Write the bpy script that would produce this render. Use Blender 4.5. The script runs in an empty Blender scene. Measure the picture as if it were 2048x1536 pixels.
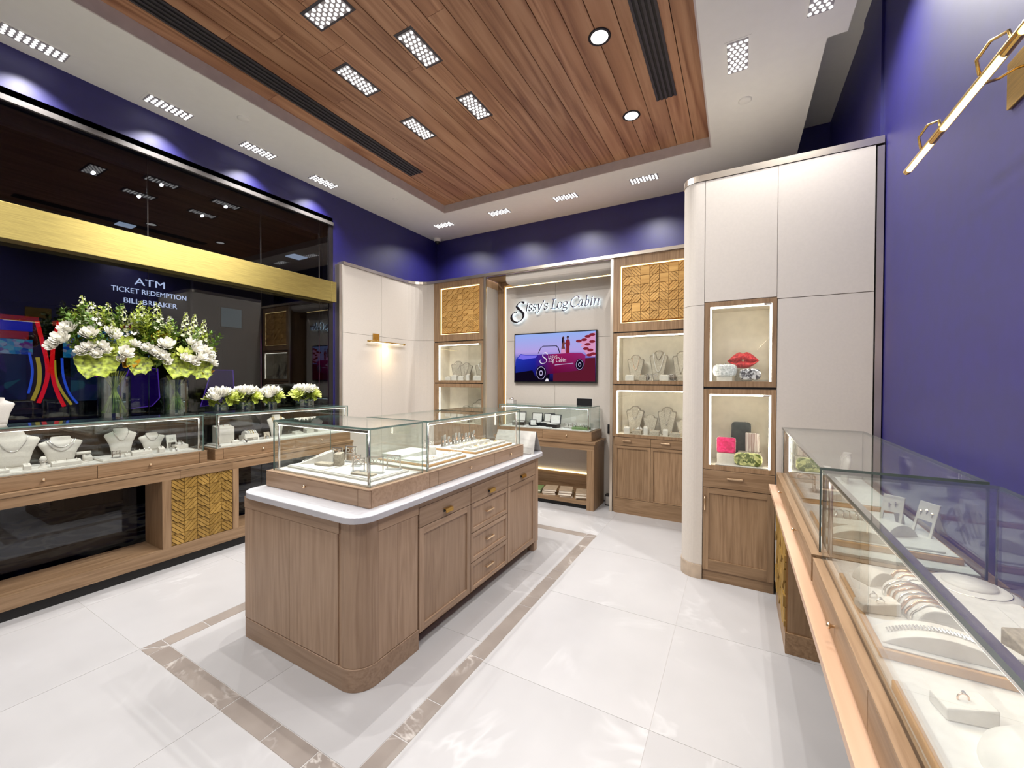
import bpy, bmesh, math, random
from mathutils import Vector, Matrix, Euler
random.seed(7)
SC = bpy.context.scene
COL = SC.collection
PI = math.pi

# ------------------------------------------------------------------ camera, world, exposure
cam_d = bpy.data.cameras.new('camera')
cam_d.sensor_fit = 'HORIZONTAL'
cam_d.sensor_width = 36.0
cam_d.lens = 36.0 * 808.27 / 2048.0
cam_d.clip_start = 0.02
cam = bpy.data.objects.new('camera', cam_d)
COL.objects.link(cam)
CYAW, CPIT, CROLL = 0.508681, -0.0113225, 0.0040707
_f = Vector((-math.sin(CYAW), math.cos(CYAW), 0)); _r = Vector((math.cos(CYAW), math.sin(CYAW), 0)); _u = Vector((0, 0, 1))
_f, _u = _f * math.cos(CPIT) + _u * math.sin(CPIT), _u * math.cos(CPIT) - _f * math.sin(CPIT)
_r, _u = _r * math.cos(CROLL) + _u * math.sin(CROLL), _u * math.cos(CROLL) - _r * math.sin(CROLL)
cam.matrix_world = Matrix(((_r.x, _u.x, -_f.x, 0), (_r.y, _u.y, -_f.y, 0), (_r.z, _u.z, -_f.z, 1.6), (0, 0, 0, 1)))
SC.camera = cam

world = bpy.data.worlds.new('world')
SC.world = world
world.use_nodes = True
world.node_tree.nodes['Background'].inputs[0].default_value = (0.9, 0.92, 1.0, 1)
world.node_tree.nodes['Background'].inputs[1].default_value = 0.12

SC.view_settings.view_transform = 'Standard'
SC.view_settings.look = 'None'
SC.view_settings.exposure = 0.0
SC.view_settings.gamma = 1.0
SC.view_settings.use_curve_mapping = False
try:
    SC.cycles.max_bounces = 6
    SC.cycles.diffuse_bounces = 4
    SC.cycles.glossy_bounces = 4
    SC.cycles.transmission_bounces = 4
    SC.cycles.transparent_max_bounces = 24
    SC.cycles.caustics_reflective = False
    SC.cycles.caustics_refractive = False
    SC.cycles.sample_clamp_indirect = 4.0
    SC.cycles.use_denoising = True
    SC.cycles.use_adaptive_sampling = True
    SC.cycles.adaptive_threshold = 0.04
except Exception:
    pass

SPOT_W = 104.0      # watts per ceiling fixture
STRIP_E = 4.0       # emission of LED strips
LAMP_RGB = (1.0, 0.985, 0.965)

# ------------------------------------------------------------------ colour + material helpers
def lin(c):
    if max(c) > 1.0: c = [v / 255.0 for v in c]
    return tuple((v / 12.92 if v <= 0.04045 else ((v + 0.055) / 1.055) ** 2.4) for v in c[:3])
M = {}
def new_mat(name):
    m = bpy.data.materials.new(name); m.use_nodes = True
    nt = m.node_tree; nt.nodes.clear()
    out = nt.nodes.new('ShaderNodeOutputMaterial')
    M[name] = m
    return m, nt, out
def N(nt, t, **kw):
    n = nt.nodes.new(t)
    for k, v in kw.items(): setattr(n, k, v)
    return n
def L(nt, a, b): nt.links.new(a, b)
def coords(nt, scale=(1, 1, 1), rnd=True, kind='Object'):
    tc = N(nt, 'ShaderNodeTexCoord')
    mp = N(nt, 'ShaderNodeMapping'); mp.inputs['Scale'].default_value = scale
    L(nt, tc.outputs[kind], mp.inputs['Vector'])
    if rnd:
        oi = N(nt, 'ShaderNodeObjectInfo')
        mu = N(nt, 'ShaderNodeMath', operation='MULTIPLY'); mu.inputs[1].default_value = 37.0
        L(nt, oi.outputs['Random'], mu.inputs[0])
        cb = N(nt, 'ShaderNodeCombineXYZ')
        for i in range(3): L(nt, mu.outputs[0], cb.inputs[i])
        L(nt, cb.outputs[0], mp.inputs['Location'])
    return mp.outputs[0]
def ramp(nt, fac, stops):
    r = N(nt, 'ShaderNodeValToRGB')
    els = r.color_ramp.elements
    while len(els) > 1: els.remove(els[-1])
    els[0].position = stops[0][0]; els[0].color = (*lin(stops[0][1]), 1)
    for p, c in stops[1:]:
        e = els.new(p); e.color = (*lin(c), 1)
    L(nt, fac, r.inputs[0])
    return r.outputs[0]
def pbsdf(nt, out, rough=0.5, metal=0.0, spec=0.5):
    b = N(nt, 'ShaderNodeBsdfPrincipled')
    b.inputs['Roughness'].default_value = rough
    b.inputs['Metallic'].default_value = metal
    b.inputs['Specular IOR Level'].default_value = spec
    L(nt, b.outputs[0], out.inputs[0])
    return b
def bump(nt, h, b, strength=0.1, dist=0.01):
    bp = N(nt, 'ShaderNodeBump'); bp.inputs['Strength'].default_value = strength; bp.inputs['Distance'].default_value = dist
    L(nt, h, bp.inputs['Height']); L(nt, bp.outputs[0], b.inputs['Normal'])
def plain(name, c, rough=0.5, metal=0.0, spec=0.5, var=0.06, nscale=14.0, bmp=0.0):
    m, nt, out = new_mat(name)
    b = pbsdf(nt, out, rough, metal, spec)
    v = coords(nt)
    n = N(nt, 'ShaderNodeTexNoise'); n.inputs['Scale'].default_value = nscale; n.inputs['Detail'].default_value = 1
    L(nt, v, n.inputs['Vector'])
    c = [x / 255.0 if max(c) > 1 else x for x in c]
    lo = [max(0, x * (1 - var)) for x in c]; hi = [min(1, x * (1 + var)) for x in c]
    L(nt, ramp(nt, n.outputs[0], [(0.3, lo), (0.7, hi)]), b.inputs['Base Color'])
    if bmp: bump(nt, n.outputs[0], b, bmp, 0.005)
    return m
def wood(name, dark, mid, light, axis='z', rough=0.42, fine=1.0, spec=0.4, contrast=1.0):
    m, nt, out = new_mat(name)
    b = pbsdf(nt, out, rough, 0, spec)
    s = {'x': (1.2, 26, 26), 'y': (26, 1.2, 26), 'z': (26, 26, 1.2)}[axis]
    s2 = {'x': (.35, 5, 5), 'y': (5, .35, 5), 'z': (5, 5, .35)}[axis]
    v = coords(nt, tuple(x * fine for x in s)); v2 = coords(nt, tuple(x * fine for x in s2))
    n1 = N(nt, 'ShaderNodeTexNoise'); n1.inputs['Scale'].default_value = 1.6; n1.inputs['Detail'].default_value = 3; n1.inputs['Roughness'].default_value = .6
    L(nt, v, n1.inputs['Vector'])
    n2 = N(nt, 'ShaderNodeTexNoise'); n2.inputs['Scale'].default_value = 1.3; n2.inputs['Detail'].default_value = 1; n2.inputs['Distortion'].default_value = .6
    L(nt, v2, n2.inputs['Vector'])
    w = N(nt, 'ShaderNodeMath', operation='MULTIPLY_ADD'); w.inputs[1].default_value = 9.0
    L(nt, n2.outputs[0], w.inputs[0]); L(nt, n1.outputs[0], w.inputs[2])
    fr = N(nt, 'ShaderNodeMath', operation='PINGPONG'); fr.inputs[1].default_value = 1.0
    L(nt, w.outputs[0], fr.inputs[0])
    mx = N(nt, 'ShaderNodeMath', operation='MULTIPLY_ADD'); mx.inputs[1].default_value = .45 * contrast
    a2 = N(nt, 'ShaderNodeMath', operation='MULTIPLY'); a2.inputs[1].default_value = .62
    L(nt, n1.outputs[0], a2.inputs[0]); L(nt, fr.outputs[0], mx.inputs[0]); L(nt, a2.outputs[0], mx.inputs[2])
    oi = N(nt, 'ShaderNodeObjectInfo')
    col = ramp(nt, mx.outputs[0], [(0.22, dark), (0.5, mid), (0.82, light)])
    hs = N(nt, 'ShaderNodeHueSaturation')
    mr = N(nt, 'ShaderNodeMapRange'); mr.inputs[3].default_value = .9; mr.inputs[4].default_value = 1.1
    L(nt, oi.outputs['Random'], mr.inputs[0]); L(nt, mr.outputs[0], hs.inputs['Value']); L(nt, col, hs.inputs['Color'])
    L(nt, hs.outputs[0], b.inputs['Base Color'])
    bump(nt, n1.outputs[0], b, .08, .002)
    return m
def emit(name, c, s):
    m, nt, out = new_mat(name)
    e = N(nt, 'ShaderNodeEmission'); e.inputs[0].default_value = (*lin(c), 1); e.inputs[1].default_value = s
    L(nt, e.outputs[0], out.inputs[0]); return m
def thin_glass(name, f0=.045, tint=(253, 255, 254), gl=(255, 255, 255), haze=0.0, rough=0.0):
    m, nt, out = new_mat(name)
    g = N(nt, 'ShaderNodeNewGeometry')
    d = N(nt, 'ShaderNodeVectorMath', operation='DOT_PRODUCT'); L(nt, g.outputs['Incoming'], d.inputs[0]); L(nt, g.outputs['Normal'], d.inputs[1])
    a = N(nt, 'ShaderNodeMath', operation='ABSOLUTE'); L(nt, d.outputs['Value'], a.inputs[0])
    o = N(nt, 'ShaderNodeMath', operation='SUBTRACT'); o.inputs[0].default_value = 1.0; L(nt, a.outputs[0], o.inputs[1])
    p = N(nt, 'ShaderNodeMath', operation='POWER'); p.inputs[1].default_value = 5.0; L(nt, o.outputs[0], p.inputs[0])
    f = N(nt, 'ShaderNodeMath', operation='MULTIPLY_ADD'); f.inputs[1].default_value = 1 - f0; f.inputs[2].default_value = f0; L(nt, p.outputs[0], f.inputs[0])
    t = N(nt, 'ShaderNodeBsdfTransparent'); t.inputs[0].default_value = (*lin(tint), 1)
    gs = N(nt, 'ShaderNodeBsdfGlossy'); gs.inputs['Color'].default_value = (*lin(gl), 1); gs.inputs['Roughness'].default_value = rough
    mx = N(nt, 'ShaderNodeMixShader'); L(nt, f.outputs[0], mx.inputs[0]); L(nt, t.outputs[0], mx.inputs[1]); L(nt, gs.outputs[0], mx.inputs[2])
    L(nt, mx.outputs[0], out.inputs[0]); return m

# ------------------------------------------------------------------ materials
def marble(name, base, vein, rough, vscale, rgb2, vamt=1.0):
    m, nt, out = new_mat(name)
    b = pbsdf(nt, out, rough, 0, .5)
    v = coords(nt)
    n = N(nt, 'ShaderNodeTexNoise'); n.inputs['Scale'].default_value = vscale; n.inputs['Detail'].default_value = 4; n.inputs['Roughness'].default_value = .62; n.inputs['Distortion'].default_value = 1.2
    L(nt, v, n.inputs['Vector'])
    s = N(nt, 'ShaderNodeMath', operation='SUBTRACT'); s.inputs[1].default_value = .5; L(nt, n.outputs[0], s.inputs[0])
    a = N(nt, 'ShaderNodeMath', operation='ABSOLUTE'); L(nt, s.outputs[0], a.inputs[0])
    n2 = N(nt, 'ShaderNodeTexNoise'); n2.inputs['Scale'].default_value = vscale * 1.7; n2.inputs['Detail'].default_value = 3
    L(nt, v, n2.inputs['Vector'])
    c1 = ramp(nt, n2.outputs[0], [(.32, base), (.68, rgb2)])
    k = N(nt, 'ShaderNodeMapRange'); k.inputs[1].default_value = 0.0; k.inputs[2].default_value = .035; k.inputs[3].default_value = vamt; k.inputs[4].default_value = 0
    L(nt, a.outputs[0], k.inputs[0])
    n3 = N(nt, 'ShaderNodeTexNoise'); n3.inputs['Scale'].default_value = 2.3; L(nt, v, n3.inputs['Vector'])
    k3 = N(nt, 'ShaderNodeMapRange'); k3.inputs[1].default_value = .5; k3.inputs[2].default_value = .72; L(nt, n3.outputs[0], k3.inputs[0])
    km = N(nt, 'ShaderNodeMath', operation='MULTIPLY'); L(nt, k.outputs[0], km.inputs[0]); L(nt, k3.outputs[0], km.inputs[1])
    mx = N(nt, 'ShaderNodeMixRGB'); mx.inputs[2].default_value = (*lin(vein), 1)
    L(nt, km.outputs[0], mx.inputs[0]); L(nt, c1, mx.inputs[1]); L(nt, mx.outputs[0], b.inputs['Base Color'])
    return m
marble('floor_tile', (168, 166, 166), (191, 190, 190), .38, 1.1, (176, 174, 174), .9)
marble('border_tile', (128, 118, 111), (204, 198, 192), .4, 2.6, (144, 134, 126), .9)
plain('grout', (172, 168, 165), .7)
marble('quartz', (186, 185, 189), (170, 169, 174), .22, 3.0, (195, 194, 198), .5)
OAK = ((146, 119, 96), (165, 138, 114), (178, 151, 127))
wood('oak', *OAK, 'z', .42, 1.8, .4, .45)
wood('oak_y', *OAK, 'y', .42, 1.8, .4, .45)
wood('oak_x', *OAK, 'x', .42, 1.8, .4, .45)
OAKW = ((122, 95, 68), (148, 120, 91), (164, 136, 106))
wood('oak_wall', *OAKW, 'z', .42, 1.8, .4, .4)
wood('oak_wall_y', *OAKW, 'y', .42, 1.8, .4, .4)
wood('oak_wall_x', *OAKW, 'x', .42, 1.8, .4, .4)
wood('marquetry_dark', (132, 100, 40), (160, 126, 62), (178, 142, 80), 'z', .5, 1.0, .4, .4)
wood('ledge_wood', (172, 136, 108), (198, 162, 134), (216, 184, 158), 'y', .38)
wood('plank', (136, 92, 66), (172, 126, 94), (196, 152, 118), 'y', .42, .8, .4, .8)
wood('marquetry', (178, 134, 70), (204, 160, 92), (222, 182, 118), 'x', .5, 1.0, .4, .5)
plain('marquetry_back', (128, 90, 42), .6)
plain('blue_paint', (19, 12, 98), .48, 0, .95, .04)
plain('cream_panel', (200, 192, 182), .62, 0, .3, .008, 60)
plain('cream_wall', (228, 222, 212), .7)
plain('white_paint', (247, 245, 236), .75, 0, .3, .004)
plain('lip_paint', (206, 196, 190), .75, 0, .3, .02)
plain('nickel', (214, 204, 190), .34, 1.0, .5, .05, 3)
plain('steel', (214, 208, 204), .2, 1.0)
plain('gold_knob', (236, 206, 170), .25, 1.0)
plain('base_trim', (176, 158, 138), .5)
plain('black_gap', (14, 12, 12), .6)
plain('black_plastic', (20, 20, 22), .32)
plain('black_metal', (40, 36, 40), .45, .3)
plain('vent_grey', (58, 54, 60), .5)
plain('leatherette', (208, 202, 193), .6, 0, .3, .02, 40)
plain('leather_ivory', (206, 202, 196), .55, 0, .3, .02, 40)
plain('linen_grey', (168, 158, 142), .8, 0, .2, .08, 90)
plain('linen_edge', (120, 110, 96), .8)
plain('silver', (232, 228, 224), .18, 1.0, .5, .1, 60)
plain('rose_gold', (232, 190, 160), .2, 1.0)
plain('yellow_gold', (236, 204, 120), .2, 1.0)
plain('niche_back', (222, 213, 196), .7, 0, .2, .02)
plain('tray_wood', (184, 138, 84), .4)
plain('grey_metal', (176, 172, 166), .4, .2)
plain('book_cover', (150, 132, 112), .6)
plain('book_green', (96, 120, 72), .6)
plain('paper', (232, 222, 204), .8)
plain('glass_edge', (104, 128, 120), .12)
plain('glass_edge_dark', (70, 82, 80), .12)
thin_glass('glass')
thin_glass('window_glass', .05, (176, 180, 188))
thin_glass('vase_glass', .11, (236, 244, 242))
thin_glass('water', .03, (214, 226, 214))
thin_glass('acrylic', .10, (236, 238, 240))
emit('led', (255, 248, 236), STRIP_E)
emit('led_warm', (255, 226, 160), STRIP_E * 1.2)
emit('led_soft', (255, 248, 238), STRIP_E * .6)
emit('led_cool', (225, 243, 255), STRIP_E * 4.5)
emit('led_niche', (255, 246, 230), STRIP_E * 3.2)
emit('lamp_lens', (255, 252, 250), 3.0)
M['lamp_lens'].cycles.emission_sampling = 'NONE'
emit('sconce_lens', (255, 236, 190), 5.0)
def brass(name, c, rough, aniso):
    m, nt, out = new_mat(name)
    b = pbsdf(nt, out, rough, 1.0)
    v = coords(nt, (2, 2, 90))
    n = N(nt, 'ShaderNodeTexNoise'); n.inputs['Scale'].default_value = 3; n.inputs['Detail'].default_value = 3
    L(nt, v, n.inputs['Vector'])
    c = [x / 255 for x in c]
    L(nt, ramp(nt, n.outputs[0], [(.3, [x * .92 for x in c]), (.7, [min(1, x * 1.06) for x in c])]), b.inputs['Base Color'])
    b.inputs['Anisotropic'].default_value = aniso
    if aniso:
        t = N(nt, 'ShaderNodeTangent', direction_type='RADIAL', axis='Z'); L(nt, t.outputs[0], b.inputs['Tangent'])
        b.inputs['Anisotropic Rotation'].default_value = 0.25
    return m
brass('brass_band', (184, 166, 100), .42, .5)
brass('brass', (214, 178, 104), .24, 0)

# ------------------------------------------------------------------ mesh helpers
class MB:
    def __init__(s): s.v = []; s.f = []; s.m = []
    def add(s, vs, fs, mi=0):
        o = len(s.v); s.v += [tuple(v) for v in vs]
        for f in fs: s.f.append(tuple(i + o for i in f)); s.m.append(mi)
        return s
    def box(s, x0, x1, y0, y1, z0, z1, mi=0):
        if x0 > x1: x0, x1 = x1, x0
        if y0 > y1: y0, y1 = y1, y0
        if z0 > z1: z0, z1 = z1, z0
        return s.add([(x0, y0, z0), (x1, y0, z0), (x1, y1, z0), (x0, y1, z0), (x0, y0, z1), (x1, y0, z1), (x1, y1, z1), (x0, y1, z1)],
                     [(3, 2, 1, 0), (4, 5, 6, 7), (0, 1, 5, 4), (1, 2, 6, 5), (2, 3, 7, 6), (3, 0, 4, 7)], mi)
    def pane(s, x0, x1, y0, y1, z0, z1):
        d = [abs(x1 - x0), abs(y1 - y0), abs(z1 - z0)]; t = d.index(min(d))
        n = len(s.m); s.box(x0, x1, y0, y1, z0, z1)
        ax = [2, 2, 1, 0, 1, 0]
        for i in range(6): s.m[n + i] = 0 if ax[i] == t else 1
        return s
    def prism(s, poly, a0, a1, axis='z', mi=0):
        n = len(poly)
        def P3(p, a): return {'z': (p[0], p[1], a), 'y': (p[0], a, p[1]), 'x': (a, p[0], p[1])}[axis]
        vs = [P3(p, a0) for p in poly] + [P3(p, a1) for p in poly]
        fs = [tuple(range(n))[::-1], tuple(range(n, 2 * n))] + [(i, (i + 1) % n, n + (i + 1) % n, n + i) for i in range(n)]
        return s.add(vs, fs, mi)
    def cyl(s, c, r, h, axis='z', n=16, r2=None, mi=0):
        r2 = r if r2 is None else r2
        def P3(x, y, z): return {'z': (c[0] + x, c[1] + y, c[2] + z), 'y': (c[0] + x, c[1] + z, c[2] + y), 'x': (c[0] + z, c[1] + x, c[2] + y)}[axis]
        vs = [P3(r * math.cos(2 * PI * i / n), r * math.sin(2 * PI * i / n), 0) for i in range(n)] + [P3(r2 * math.cos(2 * PI * i / n), r2 * math.sin(2 * PI * i / n), h) for i in range(n)]
        return s.add(vs, [tuple(range(n))[::-1], tuple(range(n, 2 * n))] + [(i, (i + 1) % n, n + (i + 1) % n, n + i) for i in range(n)], mi)
    def lathe(s, prof, c=(0, 0, 0), n=20, mi=0, cap=False):
        vs = []; k = len(prof)
        for r, z in prof:
            for i in range(n): vs.append((c[0] + r * math.cos(2 * PI * i / n), c[1] + r * math.sin(2 * PI * i / n), c[2] + z))
        fs = [(j * n + i, j * n + (i + 1) % n, (j + 1) * n + (i + 1) % n, (j + 1) * n + i) for j in range(k - 1) for i in range(n)]
        if cap: fs += [tuple(range(n))[::-1], tuple(range((k - 1) * n, k * n))]
        return s.add(vs, fs, mi)
    def tube(s, pts, r, n=8, mi=0, closed=False):
        pts = [Vector(p) for p in pts]; k = len(pts); vs = []
        up = Vector((0, 0, 1)); prev = None
        for i, p in enumerate(pts):
            a = pts[(i - 1) % k] if (closed or i > 0) else pts[i]; b = pts[(i + 1) % k] if (closed or i < k - 1) else pts[i]
            t = (b - a).normalized()
            if prev is None:
                q = t.cross(up) if abs(t.dot(up)) < .95 else t.cross(Vector((1, 0, 0)))
            else: q = prev - t * prev.dot(t)
            q.normalize(); prev = q; w = t.cross(q)
            rr = r[i] if isinstance(r, (list, tuple)) else r
            for j in range(n):
                an = 2 * PI * j / n; vs.append(p + (q * math.cos(an) + w * math.sin(an)) * rr)
        m = k if closed else k - 1
        fs = [(i * n + j, i * n + (j + 1) % n, ((i + 1) % k) * n + (j + 1) % n, ((i + 1) % k) * n + j) for i in range(m) for j in range(n)]
        if not closed: fs += [tuple(range(n))[::-1], tuple(range((k - 1) * n, k * n))]
        return s.add(vs, fs, mi)
    def grid(s, fn, nu, nv, mi=0, thick=0.0):
        vs = [fn(i / nu, j / nv) for j in range(nv + 1) for i in range(nu + 1)]
        fs = [(j * (nu + 1) + i, j * (nu + 1) + i + 1, (j + 1) * (nu + 1) + i + 1, (j + 1) * (nu + 1) + i) for j in range(nv) for i in range(nu)]
        return s.add(vs, fs, mi)
    def mesh(s, name, mats, off=(0, 0, 0), smooth=False):
        me = bpy.data.meshes.new(name)
        me.from_pydata([(v[0] - off[0], v[1] - off[1], v[2] - off[2]) for v in s.v], [], s.f)
        for m in (mats if isinstance(mats, (list, tuple)) else [mats]): me.materials.append(M[m] if isinstance(m, str) else m)
        me.polygons.foreach_set('material_index', s.m)
        if smooth: me.polygons.foreach_set('use_smooth', [True] * len(s.f))
        me.update(); bm = bmesh.new(); bm.from_mesh(me); bmesh.ops.recalc_face_normals(bm, faces=bm.faces); bm.to_mesh(me); bm.free()
        return me
    def bounds(s):
        xs, ys, zs = zip(*s.v); return (min(xs), max(xs), min(ys), max(ys), min(zs), max(zs))

def fin(o, bev=0.0, seg=2, solid=0.0, sub=0):
    if solid:
        md = o.modifiers.new('Solidify', 'SOLIDIFY'); md.thickness = solid; md.offset = 0
    if bev:
        md = o.modifiers.new('Bevel', 'BEVEL'); md.width = bev; md.segments = seg; md.limit_method = 'ANGLE'; md.angle_limit = .6
    if sub:
        md = o.modifiers.new('Sub', 'SUBSURF'); md.levels = sub; md.render_levels = sub
    return o
def tag(o, label=None, cat=None, group=None, kind=None):
    if label: o['label'] = label
    if cat: o['category'] = cat
    if group: o['group'] = group
    if kind: o['kind'] = kind
    return o
def wloc(o):
    v = Vector(o.location)
    while o.parent: o = o.parent; v += Vector(o.location)
    return v
def thing(name, label, cat, loc=(0, 0, 0), rz=0.0, group=None):
    o = bpy.data.objects.new(name, None); COL.objects.link(o); o.empty_display_size = .05
    o.location = loc; o.rotation_euler = (0, 0, rz)
    return tag(o, label, cat, group)
def part(p, name, mb, mat, world=True, smooth=False, label=None, **kw):
    off = wloc(p) if world else (0, 0, 0)
    o = bpy.data.objects.new(name, mb.mesh(name, mat, off, smooth)); COL.objects.link(o); o.parent = p
    if label: o['label'] = label
    return fin(o, **kw)
def solo(name, mb, mat, label, cat, group=None, origin=None, smooth=False, **kw):
    b = mb.bounds()
    if origin is None: origin = ((b[0] + b[1]) / 2, (b[2] + b[3]) / 2, b[4])
    o = bpy.data.objects.new(name, mb.mesh(name, mat, origin, smooth)); COL.objects.link(o); o.location = origin
    tag(o, label, cat, group); return fin(o, **kw)
def struct(name, mb, mat, **kw):
    o = bpy.data.objects.new(name, mb.mesh(name, mat)); COL.objects.link(o); o['kind'] = 'structure'; return fin(o, **kw)
def place(me, name, p, loc, rot=(0, 0, 0), scale=(1, 1, 1)):
    o = bpy.data.objects.new(name, me); COL.objects.link(o); o.parent = p; o.location = loc; o.rotation_euler = rot; o.scale = scale
    return o
def dup(root, loc, rz=None, label=None, group=None, scale=None):
    r = root.copy(); COL.objects.link(r); r.location = loc
    if rz is not None: r.rotation_euler = (0, 0, rz)
    if scale: r.scale = scale
    if label: r['label'] = label
    if group: r['group'] = group
    for ch in list(root.children):
        c = ch.copy(); COL.objects.link(c); c.parent = r
        for g in list(ch.children):
            d = g.copy(); COL.objects.link(d); d.parent = c
    return r
def B(*a): return MB().box(*a)
def arc(cx, cy, r, a0, a1, n): return [(cx + r * math.cos(math.radians(a0 + (a1 - a0) * i / n)), cy + r * math.sin(math.radians(a0 + (a1 - a0) * i / n))) for i in range(n + 1)]

# ------------------------------------------------------------------ room dimensions
XL, XR, YF, YB, ZC = -4.56, 0.85, -2.4, 5.49, 3.9645
RX0, RX1, RY0, RY1 = -3.674, -0.25, -1.3, 4.59       # ceiling recess
ZW = ZC + 0.106

# ---- floor: slab + tiles + dark border tiles
floor = struct('floor', B(XL, XR, YF, YB, -.06, -.0012), 'grout')
def tile(x0, x1, y0, y1, mat, name, j=.0012, top=0.0):
    part(floor, name, B(x0 + j, x1 - j, y0 + j, y1 - j, -.02, top), mat)
BX0, BX0i, BX1i, BX1 = -3.062, -2.955, -1.345, -1.245
BY0, BY0i, BY1i, BY1 = 1.0, 1.103, 3.935, 4.04
xs_out_r = [BX1, -.336, XR]
ys = [YF, -1.715, -.81, .095, 1.0, 1.905, 2.81, 3.715, 4.62, YB]
for a in range(len(xs_out_r) - 1):
    for b in range(len(ys) - 1): tile(xs_out_r[a], xs_out_r[a + 1], ys[b], ys[b + 1], 'floor_tile', 'floor_tile')
xs_out_l = [XL, -3.967, BX0]
for a in range(2):
    for b in range(len(ys) - 1): tile(xs_out_l[a], xs_out_l[a + 1], ys[b], ys[b + 1], 'floor_tile', 'floor_tile')
for a, b in ((BX0, -2.15), (-2.15, BX1)):
    for c, d in ((YF, -1.715), (-1.715, -.81), (-.81, .095), (.095, 1.0), (BY1, 4.62), (4.62, YB)): tile(a, b, c, d, 'floor_tile', 'floor_tile')
for a, b in ((BX0i, -2.15), (-2.15, BX1i)):
    for c, d in ((BY0i, 2.05), (2.05, 3.0), (3.0, BY1i)): tile(a, b, c, d, 'floor_tile', 'floor_tile')
jy = [BY0i, 1.317, 1.55, 1.923, 2.527, 2.987, 3.139, 3.725, BY1i]
for a, b in zip(jy, jy[1:]): tile(BX1i, BX1, a, b, 'border_tile', 'border_tile', .003)
jl = [BY0i, 1.319, 1.86, 2.4, 2.95, 3.5, BY1i]
for a, b in zip(jl, jl[1:]): tile(BX0, BX0i, a, b, 'border_tile', 'border_tile', .003)
jx = [BX0i, -2.77, -2.163, -1.823, -1.554, BX1i]
for a, b in zip(jx, jx[1:]):
    tile(a, b, BY0, BY0i, 'border_tile', 'border_tile', .003)
jb = [BX0i, -2.5, -1.95, BX1i]
for a, b in zip(jb, jb[1:]): tile(a, b, BY1i, BY1, 'border_tile', 'border_tile', .003)
e = .004
def tri_tile(p):   # mitred corner halves
    part(floor, 'border_tile', MB().prism(p, -.02, 0.0), 'border_tile')
for (ox, oy, ix, iy) in ((BX0, BY0, BX0i, BY0i), (BX1, BY0, BX1i, BY0i), (BX0, BY1, BX0i, BY1i), (BX1, BY1, BX1i, BY1i)):
    sx = 1 if ix > ox else -1; sy = 1 if iy > oy else -1
    tri_tile([(ox + sx * 2 * e, oy + 0 * sy), (ix - sx * .002, oy), (ix - sx * .002, iy - sy * 2 * e)])
    tri_tile([(ox, oy + sy * 2 * e), (ix - sx * 2 * e, iy - sy * .002), (ox, iy - sy * .002)])

# ---- ceiling: painted soffit with recess, plank infill
cm = MB()
cm.box(XL - .15, RX0, YF, YB + .15, ZC, ZC + .3)
cm.box(RX1, .63, YF, 3.51, ZC, ZC + .3); cm.box(RX1, .52, 3.51, YB + .15, ZC, ZC + .3)
cm.box(RX0, RX1, RY1, YB + .15, ZC, ZC + .3); cm.box(RX0, RX1, YF, RY0, ZC, ZC + .3)
cm.box(.5, XR + .15, YF, YB + .15, ZC + .42, ZC + .6)
ceiling = struct('ceiling', cm, 'white_paint')
lm = MB(); t = .012
lm.box(RX0, RX0 + t, RY0, RY1, ZC + .001, ZW); lm.box(RX1 - t, RX1, RY0, RY1, ZC + .001, ZW); lm.box(RX0 + t, RX1 - t, RY1 - t, RY1, ZC + .001, ZW)
part(ceiling, 'recess_lip', lm, 'lip_paint')
part(ceiling, 'plank_backing', B(RX0, RX1, RY0, RY1, ZW + .03, ZW + .08), 'black_gap')
PWID = (RX1 - RX0) / 21
rj = random.Random(3)
for i in range(21):
    x0 = RX0 + i * PWID
    cuts = sorted([RY0, RY0 + rj.uniform(.8, 2.0), rj.uniform(1.5, 2.6), RY1]) if i < 12 else sorted([RY0, rj.uniform(-.4, 1.2), RY1])
    for a, b in zip(cuts, cuts[1:]):
        part(ceiling, 'plank', B(x0 + .003, x0 + PWID - .003, a + .0012, b - .0012, ZW, ZW + .028), 'plank')
# ---- walls
wm = MB()
wm.box(XL - .16, XL, YF, YB, 3.6, ZC + .02); wm.box(XL - .16, XL, 3.43, YB + .16, -.02, 3.6); wm.box(XL - .16, XL, YF, -1.6, -.02, 3.6)
wall_left = struct('wall_left', wm, 'blue_paint')
wall_back = struct('wall_back', B(XL, XR + .15, YB, YB + .16, -.02, ZC + .6), 'blue_paint')
wm = B(XR, XR + .16, YF, YB, -.02, ZC + .6); wm.box(XR - .015, XR, 3.64, 4.1, 3.2, ZC + .6)
wall_right = struct('wall_right', wm, 'blue_paint')
struct('wall_front', B(XL - .16, XR + .16, YF - .16, YF, -.02, ZC + .6), 'cream_wall')
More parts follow.
